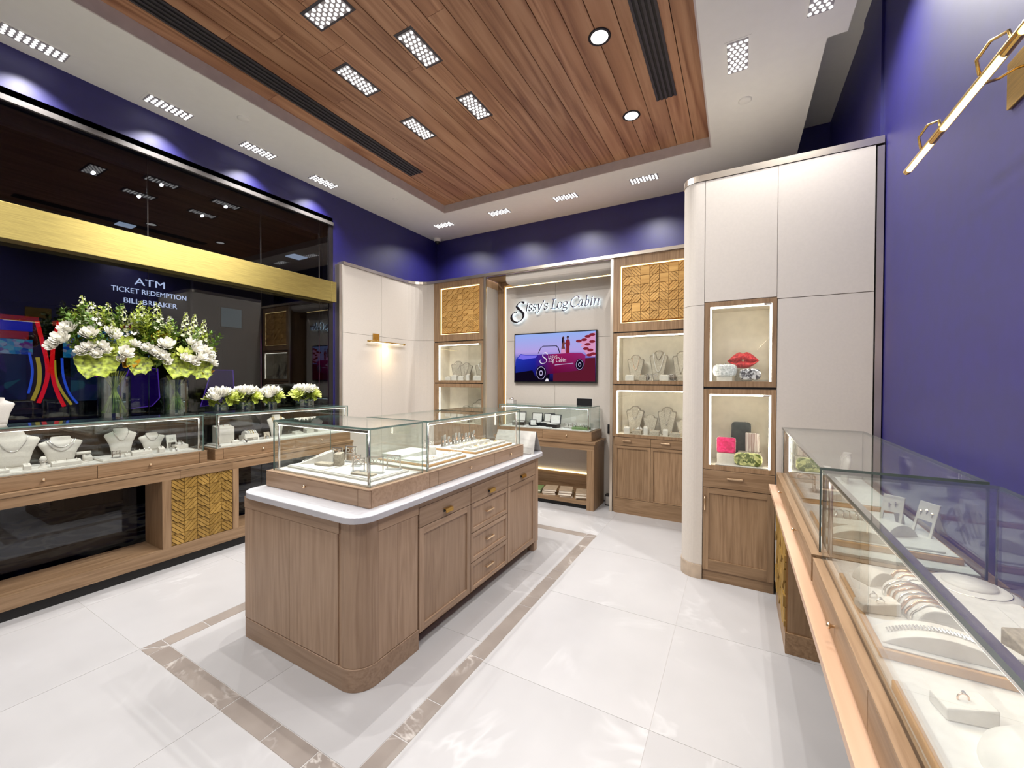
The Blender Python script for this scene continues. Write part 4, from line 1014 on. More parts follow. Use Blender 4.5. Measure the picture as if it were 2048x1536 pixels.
t = NEON_HOST = thing('slot_machine', 'slot machine with red neon partly behind the tall bouquet', 'slot machine', (SX - .25, 1.9, 0))
part(t, 'cabinet', B(SX - .55, SX - .01, 1.60, 2.25, 0, 1.2), 'black_plastic'); part(t, 'head', B(SX - .3, SX - .01, 1.60, 2.25, 1.2, 2.25), 'black_plastic')
part(t, 'crown', B(SX - .3, SX + .05, 1.58, 2.27, 2.235, 2.285), 'slot_redbar'); part(t, 'art_panel', B(SX - .01, SX + .01, 1.60, 2.22, 1.84, 2.22), 'slot_art'); part(t, 'reel_screen', B(SX - .01, SX + .01, 1.66, 2.22, 1.32, 1.835), 'slot_reels')
neon(t, 'red_neon', [(1.555, 2.25), (1.515, 2.05), (1.50, 1.85), (1.50, 1.65), (1.53, 1.45), (1.59, 1.26)], .018, 'neon_red')
neon(t, 'yellow_neon', [(1.515, 1.80), (1.525, 1.6), (1.58, 1.42), (1.65, 1.28)], .013, 'neon_yellow')
neon(t, 'blue_neon', [(1.575, 1.83), (1.585, 1.62), (1.63, 1.42), (1.70, 1.29)], .011, 'neon_blue')
for k, (yc, lab) in enumerate(((2.15, 'violet edged slanted game screen left of first tall vase'), (3.05, 'violet edged slanted game screen behind the second tall vase'))):
    t = thing('game_screen', lab, 'screen', (-6.6, yc, 0))
    a = MB(); pl = [(yc - .22, 1.20), (yc + .14, 1.24), (yc + .22, 1.34), (yc + .20, 1.72), (yc - .08, 1.72)]
    part(t, 'panel', MB().prism(pl, -6.62, -6.6, 'x'), 'violet_panel'); part(t, 'stand', B(-6.75, -6.62, yc - .1, yc + .1, 0, 1.3), 'black_plastic')
    part(t, 'edge_light', MB().tube([(-6.595, a_, b_) for a_, b_ in pl], .006, 6, closed=True), 'neon_violet')
part(NEON_HOST, 'neon_ring', MB().tube([(SX + .1, 1.86 + .035 * math.cos(2 * PI * i / 16), 1.78 + .16 * math.sin(2 * PI * i / 16)) for i in range(16)], .012, 6, closed=True), 'neon_magenta')
emit('hall_lamp', (215, 230, 245), 1.4)
for k, (x, y, s) in enumerate(((-7.6, 4.9, .14), (-7.6, 5.9, .14), (-8.4, 2.6, .1), (-9.4, 4.2, .1))):
    solo('hall_ceiling_light', B(x - s, x + s, y - s, y + s, 3.985, 3.999), 'hall_lamp', ['square hall ceiling light, left one above the brass band', 'square hall ceiling light cut by the window jamb', 'square hall ceiling light near the dark sign board', 'square hall ceiling light far behind the window'][k], 'light')
ld = bpy.data.lights.new('hall_ceiling_glow', 'AREA'); ld.shape = 'RECTANGLE'; ld.size = 3; ld.size_y = 8; ld.energy = 22; ld.color = (1, .9, .8)
lo = bpy.data.objects.new('hall_ceiling_glow', ld); COL.objects.link(lo); lo.location = (-8.5, 3, 3.96)

# ------------------------------------------------------------------ FLOWERS
plain('petal_white', (246, 243, 232), .6, 0, .3, .04, 30); plain('petal_green', (206, 214, 120), .6, 0, .3, .1, 20)
plain('leaf_lime', (136, 148, 54), .5, 0, .4, .38, 46); plain('leaf_dark', (92, 122, 44), .5, 0, .4, .2, 16); plain('leaf_gold', (176, 132, 30), .55, 0, .3, .15, 10); plain('stem_green', (156, 164, 78), .6, 0, .3, .2, 20)
plain('floret', (226, 234, 190), .6, 0, .3, .15, 40)
for nm in ('petal_white', 'petal_green', 'leaf_lime'):
    b_ = [n for n in M[nm].node_tree.nodes if n.type == 'BSDF_PRINCIPLED'][0]
    b_.inputs['Subsurface Weight'].default_value = .0
def rose_mesh(name, mat, rings=((.018, 4, 1.1), (.03, 5, 1.05), (.042, 6, .9), (.05, 6, .62)), seed=1):
    rd = random.Random(seed); mb = MB()
    for r, n, up in rings:
        for k in range(n):
            a = 2 * PI * (k + rd.random() * .5) / n; w = 1.5 * PI / n * r * 1.5; h = .055 * up + .012
            def fn(u, v, a=a, r=r, w=w, h=h, up=up):
                s = (u - .5) * 2; rr = r * (.35 + .65 * v ** .7) * (1 + .15 * (1 - up) * v) + (.012 * (v - .7) if v > .7 else 0)
                aa = a + s * .75 * (w / max(r, .001)) * math.sin(PI * min(1, .25 + v * .65)) * .62
                return (rr * math.cos(aa), rr * math.sin(aa), h * v * (1 - .12 * s * s) + .003 * math.sin(5 * aa))
            mb.grid(fn, 4, 4)
    mb.lathe([(.0, .05), (.012, .045), (.016, .02), (.008, .0)], n=8)
    return mb.mesh(name, mat, smooth=True)
def leaf_mesh(name, mat, R=.09, ruff=.12, seed=1):
    rd = random.Random(seed); mb = MB(); n = 22; rings = 5; vs = [(0, 0, 0)]; ph = rd.random() * 6
    for j in range(1, rings + 1):
        for i in range(n):
            a = 2 * PI * i / n; rr = R * j / rings * (1 + .08 * math.sin(3 * a + ph) + (.06 * math.sin(9 * a) if j == rings else 0))
            if abs(a - PI * 1.5) < .35: rr *= .8
            vs.append((rr * math.cos(a), rr * math.sin(a), R * ruff * 1.5 * (j / rings) ** 2 * (1.2 + math.sin(7 * a + ph) * .9) + .05 * R * math.sin(11 * a) * (j / rings) + .035 * R * ((j % 2) * 2 - 1)))
    fs = [(0, 1 + i, 1 + (i + 1) % n) for i in range(n)]
    for j in range(1, rings):
        o = 1 + (j - 1) * n; fs += [(o + i, o + n + i, o + n + (i + 1) % n, o + (i + 1) % n) for i in range(n)]
    mb.add(vs, fs); return mb.mesh(name, mat, smooth=True)
def spike_mesh(name, seed, h=.34, floret='floret'):
    rd = random.Random(seed); mb = MB(); mb.tube([(0, 0, 0), (.006, .004, h * .5), (0, .0, h)], [.004, .003, .0015], 6, 1)
    for k in range(34):
        f = (k + .5) / 34; z = h * (.18 + .82 * f); r = .034 * (1 - f) ** .7 + .006; a = k * 2.4; s = .02 * (1 - f) ** .6 + .006
        c = Vector((r * math.cos(a), r * math.sin(a), z)); d = Vector((math.cos(a), math.sin(a), .5)).normalized()
        t1 = d.cross(Vector((0, 0, 1))).normalized(); t2 = d.cross(t1)
        for q in range(4):
            an = q * PI / 2 + rd.random(); e = t1 * math.cos(an) + t2 * math.sin(an); g = t1 * -math.sin(an) + t2 * math.cos(an)
            mb.add([c, c + e * s * .6 + g * s * .45 + d * s * .3, c + e * s + d * s * .7, c + e * s * .6 - g * s * .45 + d * s * .3], [(0, 1, 2, 3)], 0 if k % 3 else 2)
    return mb.mesh(name, [floret, 'stem_green', 'leaf_lime'], smooth=True)
def sprig_mesh(name, mat, seed):
    rd = random.Random(seed); mb = MB()
    mb.tube([(0, 0, 0), (.01, 0, .1), (.0, .0, .2)], .003, 5, 0)
    for k in range(16):
        z = .03 + .17 * k / 16; a = k * 2.4; l = .06 * (1 - .4 * k / 16); d = Vector((math.cos(a), math.sin(a), .7)).normalized(); c = Vector((0, 0, z)); s = d.cross(Vector((0, 0, 1))).normalized() * l * .36
        mb.add([c, c + d * l * .5 + s, c + d * l, c + d * l * .5 - s], [(0, 1, 2, 3)])
    return mb.mesh(name, mat, smooth=True)
ROSE = [rose_mesh('bloom', 'petal_white', seed=k) for k in (1, 2)]
ROSEG = rose_mesh('bloom', 'petal_green', ((.02, 5, .8), (.038, 7, .55), (.055, 8, .3)), 3)
LEAFL = [leaf_mesh('leaf', 'leaf_lime', seed=k) for k in (1, 2)]; LEAFD = leaf_mesh('leaf', 'leaf_dark', .07, .2, 3); LEAFG = leaf_mesh('leaf', 'leaf_gold', .07, .3, 4)
SPIKE = [spike_mesh('flower_spike', 4), spike_mesh('flower_spike', 5, .28, 'petal_white')]; SPRIG = [sprig_mesh('leaf_sprig', 'leaf_dark', 2), sprig_mesh('leaf_sprig', 'leaf_lime', 3)]
def aim(d): return Vector(d).to_track_quat('Z', 'Y').to_euler()
def vase(label, x, y, z, r, h, water=.5, group='clear glass vases'):
    t = thing('glass_vase', label, 'vase', (x, y, z), 0, group)
    part(t, 'glass', MB().lathe([(0, .0), (r, .0), (r, h), (r - .005, h), (r - .005, .02), (0, .02)], n=28), 'vase_glass', world=False, smooth=False)
    part(t, 'water', MB().lathe([(0, .021), (r - .006, .021), (r - .006, h * water), (0, h * water)], n=24), 'water', world=False)
    return t
def stems(t, r, h, n, seed, spread=1.0):
    rd = random.Random(seed); mb = MB()
    for k in range(n):
        a = rd.random() * 2 * PI; q = r * .8 * rd.random() ** .5; b_ = a + PI + rd.uniform(-.9, .9); q2 = r * .85 * rd.random() ** .4
        mb.tube([(q * math.cos(a), q * math.sin(a), .03), (q * .3 * math.cos(a), q * .3 * math.sin(a), h * .5), (q2 * math.cos(b_), q2 * math.sin(b_), h * 1.05)], .004, 5)
    o = part(t, 'stems', mb, 'stem_green', world=False, smooth=True); o['kind'] = 'stuff'
# two tall bouquets; entries: (dy, dz, dx, kind, scale) relative to vase base centre
def bouquet(label, x, y, z, r, h, items, seed):
    t = thing('bouquet', label, 'flowers', (x, y, z + .022), 0, 'tall bouquets on the left counter')
    stems(t, r * .93, h, 46, seed); rd = random.Random(seed)
    for (dy, dz, dx, kind, sc) in items:
        p = Vector((dx, dy, dz)); d = Vector((dx * 1.2 + .35, dy, (dz - h) * .9 + .12)).normalized()
        if kind == 'r': o = place(ROSE[rd.randrange(2)], 'bloom', t, p + Vector((.02, 0, .01)), aim(d), (sc * .82,) * 3)
        elif kind == 'L': o = place(LEAFL[rd.randrange(2)], 'leaf', t, p, aim(Vector((.9, dy * .8, .25))), (sc,) * 3)
        elif kind == 'G': o = place(LEAFG, 'leaf', t, p, aim(Vector((.7, dy, .3))), (sc,) * 3)
        elif kind == 'D': o = place(LEAFD, 'leaf', t, p, aim(Vector((.5, dy, .6))), (sc,) * 3)
        elif kind == 'g': o = place(ROSEG, 'bloom', t, p, aim(d), (sc,) * 3)
        elif kind == 's': o = place(SPIKE[0], 'flower_spike', t, p, aim(Vector((dx * .5, dy * .35, 1))), (sc,) * 3)
        elif kind == 'w': o = place(SPIKE[1], 'flower_spike', t, p, aim(Vector((dx * .5, dy * .4, 1))), (sc,) * 3)
        elif kind == 'p': o = place(SPRIG[rd.randrange(2)], 'leaf_sprig', t, p, aim(Vector((dx + .2 * rd.uniform(-1, 1), dy + .3 * rd.uniform(-1, 1), .6))), (sc,) * 3)
    return t
def filler(n, seed, ry, z0, z1):
    rd = random.Random(seed); out = []
    for k in range(n):
        f = rd.random(); out.append((rd.uniform(-1, 1) * ry * (1 - .35 * abs(f - .4)), z0 + (z1 - z0) * f, rd.uniform(-.06, .07), 'p', rd.uniform(.7, 1.15)))
    return out
def lift(l): return [(a, .70 - (.70 - b) * .78 + .02, c, k, e) for a, b, c, k, e in l]
V1 = (-4.345, 1.272); V2 = (-4.33, 1.672)
vase('taller clear glass vase on the left, holding stems', V1[0], V1[1], LT, .098, .345)
it = [(-.26, .60, .03, 'r', 1.25), (-.16, .56, .06, 'r', 1.3), (-.30, .50, .05, 'r', 1.3), (-.34, .44, .04, 'r', 1.0), (-.03, .60, .03, 'r', 1.1), (-.02, .565, .06, 'r', 1.05),
      (-.17, .44, .08, 'r', 1.0), (-.10, .46, .08, 'r', .95), (-.20, .40, .07, 'r', 1.0), (-.13, .38, .09, 'r', .95), (-.08, .42, .09, 'r', .85), (.03, .40, .09, 'r', 1.25), (.10, .50, .04, 'r', .9), (.0, .34, .09, 'r', .7),
      (-.13, .30, .09, 'L', 1.35), (.12, .30, .08, 'L', .95), (.06, .33, .06, 'G', .9), (-.03, .44, .05, 'g', 1.0), (.06, .53, .04, 'L', .7),
      (-.16, .58, 0, 's', .9), (-.12, .56, .02, 'w', 1.0), (-.03, .56, 0, 's', .85), (.05, .55, 0, 's', .85), (.10, .54, .02, 'w', .9), (.15, .60, 0, 's', .9)]
bouquet('left tall bouquet of white roses, greenery and lime leaves', V1[0], V1[1], LT, .098, .345, lift(it) + filler(60, 3, .24, .38, .72), 5)
vase('slightly narrower clear glass vase right of the tallest one', V2[0], V2[1], LT, .086, .315)
it = [(-.10, .50, .06, 'r', 1.45), (-.22, .46, .06, 'r', 1.0), (-.17, .42, .07, 'r', 1.05), (-.13, .38, .08, 'r', 1.1), (-.10, .33, .08, 'r', .9), (.08, .55, .04, 'r', 1.0), (.13, .54, .03, 'r', 1.0), (.11, .47, .06, 'r', 1.1), (.19, .46, .05, 'r', 1.2), (.13, .39, .09, 'r', 1.2), (.02, .37, .09, 'r', 1.05), (.08, .335, .09, 'r', 1.1), (.22, .42, .04, 'r', 1.05), (.25, .33, .04, 'r', .9), (.20, .37, .06, 'r', .9),
      (-.02, .30, .10, 'L', 1.3), (.14, .27, .08, 'L', 1.15), (.03, .44, .07, 'g', 1.1), (-.12, .57, .02, 'G', 1.0), (.20, .24, .04, 'G', .8), (-.06, .60, .02, 'L', .6),
      (-.12, .58, 0, 's', .95), (-.04, .56, .0, 'w', .85), (.07, .58, 0, 's', .8), (.13, .57, 0, 's', .8), (.20, .52, 0, 's', .8)]
bouquet('right tall bouquet with white roses above two ruffled lime leaves', V2[0], V2[1], LT, .086, .315, lift(it) + filler(56, 9, .24, .36, .68), 6)
# low bouquets on the far case
low = [(2.07, .085, .075, 'leftmost low vase of white and lime blooms'), (2.30, .10, .085, 'second low vase of white blooms from the tall bouquets'), (2.56, .07, .08, 'smallest low vase of white blooms, third in the row'), (2.95, .12, .09, 'rightmost and fullest low vase of lime blooms')]
for k, (y, rr, hh, lab) in enumerate(low):
    vase(lab.replace('of white and lime blooms', 'under pale blooms').replace('of white blooms', 'under white blooms').replace('of lime blooms', 'under lime blooms').replace('vase', 'glass vase'), -4.42, y, LT, rr * .82, hh)
    t = thing('flower_posy', lab.replace('vase of', 'posy of').replace('low posy', 'low flower posy').replace('second low vase', 'second low posy'), 'flowers', (-4.42, y, LT + .022), 0, 'low posies on the far left case')
    stems(t, rr * .75, hh * .9, 12, 20 + k); rd = random.Random(30 + k)
    n = 11 if rr > .09 else 8
    for q in range(n):
        a = 2 * PI * q / n; ring = q % 2; p = Vector((rr * .75 * math.cos(a) * (.5 + .5 * ring), rr * math.sin(a) * (.55 + .5 * ring), hh + .02 + (.045 if not ring else .012)))
        g = (k == 3 and q % 2) or (q % 4 == 1)
        place(ROSEG if g else ROSE[q % 2], 'bloom', t, p, aim((p.x * 4 + .2, p.y * 4, .6)), (1.1 + .25 * rd.random(),) * 3)
    for q in range(4):
        a = 2 * PI * q / 4 + .4; place(LEAFL[q % 2], 'leaf', t, (rr * .9 * math.cos(a), rr * math.sin(a), hh + .0), aim((math.cos(a), math.sin(a), .35)), (.5,) * 3)
    for q in range(5): place(SPRIG[1], 'leaf_sprig', t, (rd.uniform(-.03, .03), rd.uniform(-.8, .8) * rr, hh - .02), aim((.2, rd.uniform(-.5, .5), 1)), (.55,) * 3)

# ------------------------------------------------------------------ JEWELLERY DISPLAY PROPS
# every prop faces local -Y; rz turns it
def ring_tube(mb, c, R, r, axis='y', n=18, m=6, a0=0, a1=360, mi=0):
    pts = []
    k = n if a1 - a0 >= 360 else n + 1
    for i in range(k):
        a = math.radians(a0 + (a1 - a0) * i / n)
        u, v = R * math.cos(a), R * math.sin(a)
        pts.append({'y': (c[0] + u, c[1], c[2] + v), 'x': (c[0], c[1] + u, c[2] + v), 'z': (c[0] + u, c[1] + v, c[2])}[axis])
    mb.tube(pts, r, m, mi, closed=(a1 - a0 >= 360)); return mb
BUST_SEC = [(0, .58, .20, 0), (.12, .60, .22, 0), (.4, .72, .25, .01), (.62, .90, .27, .02), (.74, 1.0, .27, .035), (.80, .93, .26, .05), (.855, .66, .25, .06), (.90, .48, .25, .065), (1.0, .42, .27, .075)]
_bust_cache = {}
def bust_mesh(mat):
    if mat in _bust_cache: return _bust_cache[mat]
    mb = MB(); n = 24; vs = []
    for z, a, b_, oy in BUST_SEC:
        for i in range(n):
            t_ = 2 * PI * i / n; vs.append((.5 * a * math.copysign(abs(math.cos(t_)) ** .85, math.cos(t_)), oy + .5 * b_ * math.sin(t_), z))
    k = len(BUST_SEC)
    mb.add(vs, [(j * n + i, j * n + (i + 1) % n, (j + 1) * n + (i + 1) % n, (j + 1) * n + i) for j in range(k - 1) for i in range(n)] + [tuple(range(n))[::-1]])
    mb.add([v for v in vs[-n:]] + [(0, .075, 1.012)], [(i, (i + 1) % n, n) for i in range(n)])
    _bust_cache[mat] = mb.mesh('bust_form', mat, smooth=True); return _bust_cache[mat]
def bust(label, x, y, z, w, h, rz, mat='leatherette', d=None, group=None):
    t = thing('necklace_bust', label, 'bust', (x, y, z), rz, group)
    place(bust_mesh(mat), 'bust_form', t, (0, 0, .008), (0, 0, 0), (w, d or w * .8, h - .008))
    part(t, 'foot', MB().prism([(.27 * w * math.cos(2 * PI * i / 20), .12 * (d or w * .8) * 1.2 * math.sin(2 * PI * i / 20)) for i in range(20)], 0, .009), mat, world=False)
    return t
def necklace(label, b, w, h, drop=.45, width=.5, r=.0022, mat='silver', pend=0, d=None):
    # hangs over bust b (same location/rotation)
    d = d or w * .8
    t = thing('necklace', label, 'necklace', b.location, b.rotation_euler.z)
    pts = []; zt = h * .93; zb = h * (.93 - drop)
    for i in range(17):
        s = -1 + 2 * i / 16; x = .5 * w * width * s * (1.0 if abs(s) < .8 else .95); z = zb + (zt - zb) * abs(s) ** 1.9
        f = z / h
        for (z0, a0, b0, o0), (z1, a1, b1, o1) in zip(BUST_SEC, BUST_SEC[1:]):
            if z0 <= f <= z1 + 1e-6:
                k = (f - z0) / (z1 - z0); aa = a0 + (a1 - a0) * k; bb = b0 + (b1 - b0) * k; oo = o0 + (o1 - o0) * k; break
        c = max(-1, min(1, x / (.5 * w * aa))); y = d * (oo - .5 * bb * math.sqrt(max(0, 1 - abs(c) ** 2.35)) ) - r * 1.4
        pts.append((x, y, z + .008))
    mb = MB().tube(pts, r, 6)
    part(t, 'chain', mb, mat, world=False, smooth=True)
    if pend:
        p = pts[8]; part(t, 'pendant', MB().lathe([(0, -pend), (pend * .45, -pend * .6), (pend * .3, 0), (0, .1 * pend)], (p[0], p[1] - .002, p[2] - r), 8), mat, world=False)
    return t
def board_bust(label, x, y, z, w, h, rz=0, lean=.18, group=None, mat='linen_grey', edge='linen_edge', dark=False):
    out = [(-.26, 0), (.26, 0), (.36, .35), (.5, .78), (.46, .84), (.30, .85), (.25, .93), (.13, .99), (0, 1.0)]
    poly = out + [(-a, b_) for a, b_ in out[::-1] if a > 0 and b_ > 0]
    poly = [p for i, p in enumerate(poly) if p != poly[i - 1]]
    t = thing('necklace_board', label, 'bust', (x, y, z), rz, group)
    th = .016; mb = MB(); n = len(poly)
    def P3(a, b_, o): return (a * w, o + b_ * h * lean, b_ * h)
    cf = []
    vs = [P3(a, b_, -.0) for a, b_ in poly] + [P3(a, b_, th) for a, b_ in poly] + [P3(a * .88, .02 + b_ * .95, -.006) for a, b_ in poly]
    mb.add(vs, [tuple(range(n, 2 * n))] , 1); 
    mb.add(vs, [(i, (i + 1) % n, n + (i + 1) % n, n + i) for i in range(n)], 1); mb.add(vs, [(i, (i + 1) % n, 2 * n + (i + 1) % n, 2 * n + i) for i in range(n)], 1); mb.add(vs, [tuple(range(2 * n, 3 * n))], 0)
    part(t, 'face_board', mb, [mat, edge], world=False)
    part(t, 'strut', MB().prism([(h * lean * .75 + th, h * .75), (h * lean * .75 + th + .008, h * .75), (h * .32 + .02, 0), (h * .32 + .008, 0)], -.012, .012, 'x'), edge, world=False)
    return t
def board_necklace(label, b, w, h, drop, width, mat='silver', r=.0018, lean=.18, pend=0):
    t = thing('necklace', label, 'necklace', b.location, b.rotation_euler.z)
    pts = [(.5 * w * width * s, -.009 - r + h * lean * (.9 - drop * (1 - abs(s) ** 1.7)), h * (.9 - drop * (1 - abs(s) ** 1.7))) for s in [-1 + i / 7 for i in range(15)]]
    part(t, 'chain', MB().tube(pts, r, 6), mat, world=False, smooth=True)
    if pend: part(t, 'pendant', MB().lathe([(0, -pend), (pend * .5, -pend * .6), (pend * .3, 0), (0, .1 * pend)], (pts[7][0], pts[7][1] - .003, pts[7][2]), 8), mat, world=False)
    return t
def block(label, x, y, z, sx, sy, sz, rz=0, mat='leatherette', name='display_riser', cat='riser', slope=0.0, group=None, bev=.003):
    pr = MB().prism([(-sy / 2, 0), (sy / 2, 0), (sy / 2, sz), (-sy / 2, sz * (1 - slope))], -sx / 2, sx / 2, 'x')
    o = bpy.data.objects.new(name, pr.mesh(name, mat)); COL.objects.link(o); o.location = (x, y, z); o.rotation_euler = (0, 0, rz)
    tag(o, label, cat, group); return fin(o, bev)
def ring_block(label, x, y, z, sx, sy, sz, rz=0, n=1, metal='silver', slope=.35, mat='leatherette', group=None):
    t = thing('ring_block', label, 'ring stand', (x, y, z), rz, group)
    part(t, 'pad', MB().prism([(-sy / 2, 0), (sy / 2, 0), (sy / 2, sz), (-sy / 2, sz * (1 - slope))], -sx / 2, sx / 2, 'x'), mat, world=False, bev=.003)
    for k in range(n):
        q = 0 if n == 1 else (k / (n - 1) - .5) * sx * .7
        zz = sz * (1 - slope / 2)
        r = part(t, 'ring', ring_tube(MB(), (q, 0, zz + .003), .0085, .0016, 'x', 16, 6), metal, world=False, smooth=True)
        part(r, 'stone', MB().lathe([(0, -.003), (.0035, .001), (.002, .003), (0, .003)], (q, 0, zz + .0135), 8), 'silver', world=False)
    return t
def cuff_roll(label, x, y, z, R, ln, rz=0, n=5, metal='silver', tilt=0, mat='leather_ivory', rr=.0022):
    # half-round bracelet ramp, axis along local X
    t = thing('bracelet_ramp', label, 'bracelet stand', (x, y, z), rz)
    pl = [(R * math.cos(math.radians(a)), R * .9 * math.sin(math.radians(a)) + .012) for a in range(0, 181, 15)] + [(-R, 0), (R, 0)]
    part(t, 'roll', MB().prism(pl, -ln / 2, ln / 2, 'x'), mat, world=False, smooth=False, bev=.004)
    for k in range(n):
        q = (-.5 + (k + .5) / n) * ln * .88; pts = []
        for i in range(15):
            a = math.radians(i * 180 / 14); pts.append((q + .003 * math.sin(i * 1.3 + k), (R + rr) * math.cos(a), (R * .9 + rr) * math.sin(a) + .012))
        rr2 = rr * (1 + .5 * ((k * 7) % 3))
        br = part(t, 'bracelet', MB().tube(pts, rr2, 6), metal if (k % 3) else 'silver', world=False, smooth=True)
    return t
def arch_ramp(label, x, y, z, w, h, dp, rz=0, mat='leatherette', bracelet=True):
    t = thing('bracelet_arch', label, 'bracelet stand', (x, y, z), rz)
    R = (w * w / 4 + h * h) / (2 * h); a = math.degrees(math.asin(w / 2 / R))
    ar = [(R * math.sin(math.radians(-a + 2 * a * i / 16)), R * math.cos(math.radians(-a + 2 * a * i / 16)) - R + h) for i in range(17)]
    part(t, 'arch', MB().prism(ar, -dp / 2, dp / 2, 'y'), mat, world=False, bev=.002)
    if bracelet:
        mb = MB()
        for i in range(1, 33):
            an = math.radians(-a * .86 + 2 * a * .86 * i / 33); p = (R * math.sin(an), R * math.cos(an) - R + h + .003)
            for dy in (-.006, 0, .006): mb.add(*oct_stone((p[0], dy, p[1]), .0032))
        part(t, 'bracelet', mb, 'silver', world=False, label='diamond tennis bracelet')
    return t
def oct_stone(c, r):
    x, y, z = c; return [(x + r, y, z), (x, y + r, z), (x - r, y, z), (x, y - r, z), (x, y, z + r), (x, y, z - r)], [(0, 1, 4), (1, 2, 4), (2, 3, 4), (3, 0, 4), (1, 0, 5), (2, 1, 5), (3, 2, 5), (0, 3, 5)]
def tray(label, x0, x1, y0, y1, z, h=.018, wood_edge=True, group='display trays', mat='leather_ivory'):
    t = thing('display_tray', label, 'tray', ((x0 + x1) / 2, (y0 + y1) / 2, z), 0, group)
    part(t, 'tray_frame', B(x0, x1, y0, y1, z, z + h), 'tray_wood' if wood_edge else 'leatherette', bev=.003)
    part(t, 'pad', B(x0 + .008, x1 - .008, y0 + .008, y1 - .008, z + h, z + h + .004), mat, bev=.002)
    return z + h + .004
def tbar(label, x, y, z, w, h, rz=0, mat='leatherette'):
    t = thing('bracelet_tbar', label, 'bracelet stand', (x, y, z), rz)
    part(t, 'base', MB().prism(rounded(-w * .28, w * .28, -.025, .025, .01, 3), 0, .01), mat, world=False); part(t, 'stem', MB().cyl((0, 0, .01), .007, h - .02, 'z', 10), mat, world=False, smooth=True)
    part(t, 'bar', MB().cyl((-w / 2, 0, h), .012, w, 'x', 14), mat, world=False, smooth=True); return t
def easel(label, x, y, z, w, h, rz=0, mat='leatherette', stones=3, metal='silver'):
    t = thing('earring_easel', label, 'earring stand', (x, y, z), rz); l = .28
    m = MB(); f = .010
    def slab(z0, z1, x0, x1, off, th): return MB().add([(x0, z0 * l + off, z0), (x1, z0 * l + off, z0), (x1, z1 * l + off, z1), (x0, z1 * l + off, z1), (x0, z0 * l + off + th, z0), (x1, z0 * l + off + th, z0), (x1, z1 * l + off + th, z1), (x0, z1 * l + off + th, z1)], [(3, 2, 1, 0), (4, 5, 6, 7), (0, 1, 5, 4), (1, 2, 6, 5), (2, 3, 7, 6), (3, 0, 4, 7)])
    part(t, 'card', slab(h * .45, h, -w / 2, w / 2, 0, .006), mat, world=False, bev=.002)
    for s in (-1, 1): part(t, 'leg', slab(0, h * .47, s * w / 2 - (f if s > 0 else 0), s * w / 2 + (f if s < 0 else 0), 0, .006), mat, world=False)
    part(t, 'rear_leg', MB().prism([(h * l + .006, h * .95), (h * l + .012, h * .95), (h * .72, 0), (h * .72 - .008, 0)], -w * .2, w * .2, 'x'), mat, world=False)
    for k in range(stones):
        q = (k - (stones - 1) / 2) * w * .28; zz = h * (.72 + .06 * (k % 2)); part(t, 'earring', MB().add(*oct_stone((q, zz * l - .004, zz), .0055)).tube([(q, zz * l - .004, zz), (q, zz * l - .006, zz - .016)], .0018, 5), metal, world=False)
    return t
def acrylic_stand(label, x, y, z, w, h, rz=0, metal='silver', group=None):
    t = thing('acrylic_stand', label, 'earring stand', (x, y, z), rz, group)
    part(t, 'foot', MB().prism(rounded(-w * .55, w * .55, -.022, .022, .008, 3), 0, .007), 'acrylic', world=False)
    fr = MB(); fr.box(-w / 2, -w / 2 + .006, -.003, .003, .007, h); fr.box(w / 2 - .006, w / 2, -.003, .003, .007, h); fr.box(-w / 2, w / 2, -.003, .003, h - .006, h); fr.box(-w / 2, w / 2, -.003, .003, h * .5, h * .5 + .005)
    part(t, 'frame', fr, 'steel', world=False)
    for k in (-1, 1):
        q = k * w * .22; part(t, 'earring', ring_tube(MB(), (q, -.004, h * .74), .012, .0022, 'y', 14, 5), metal, world=False, smooth=True)
    return t
def open_box(label, x, y, z, w, rz=0, outer='black_plastic', inner='leather_ivory', group='open presentation boxes'):
    t = thing('presentation_box', label, 'jewellery box', (x, y, z), rz, group); d = w * .75
    part(t, 'tray', B(-w / 2, w / 2, -d / 2, d / 2, 0, w * .28), outer, world=False, bev=.004); c = part(t, 'cushion', B(-w / 2 + .007, w / 2 - .007, -d / 2 + .007, d / 2 - .007, w * .28, w * .33), inner, world=False, bev=.003)
    lid = MB().add([(-w / 2, d / 2, w * .28), (w / 2, d / 2, w * .28), (w / 2, d / 2 + .012, w * .28), (-w / 2, d / 2 + .012, w * .28), (-w / 2, d / 2 + w * .16, w * 1.05), (w / 2, d / 2 + w * .16, w * 1.05), (w / 2, d / 2 + .012 + w * .16, w * 1.05), (-w / 2, d / 2 + .012 + w * .16, w * 1.05)], [(3, 2, 1, 0), (4, 5, 6, 7), (0, 1, 5, 4), (1, 2, 6, 5), (2, 3, 7, 6), (3, 0, 4, 7)])
    ld_ = part(t, 'lid', lid, outer, world=False, bev=.003)
    part(ld_, 'lining', MB().add([(-w * .42, d / 2 - .003 + w * .02, w * .36), (w * .42, d / 2 - .003 + w * .02, w * .36), (w * .42, d / 2 - .003 + w * .145, w * .98), (-w * .42, d / 2 - .003 + w * .145, w * .98)], [(0, 1, 2, 3)]), inner, world=False)
    part(t, 'ring', ring_tube(MB(), (0, 0, w * .36), .009, .0018, 'y', 14, 5), 'silver', world=False, smooth=True)
    return t
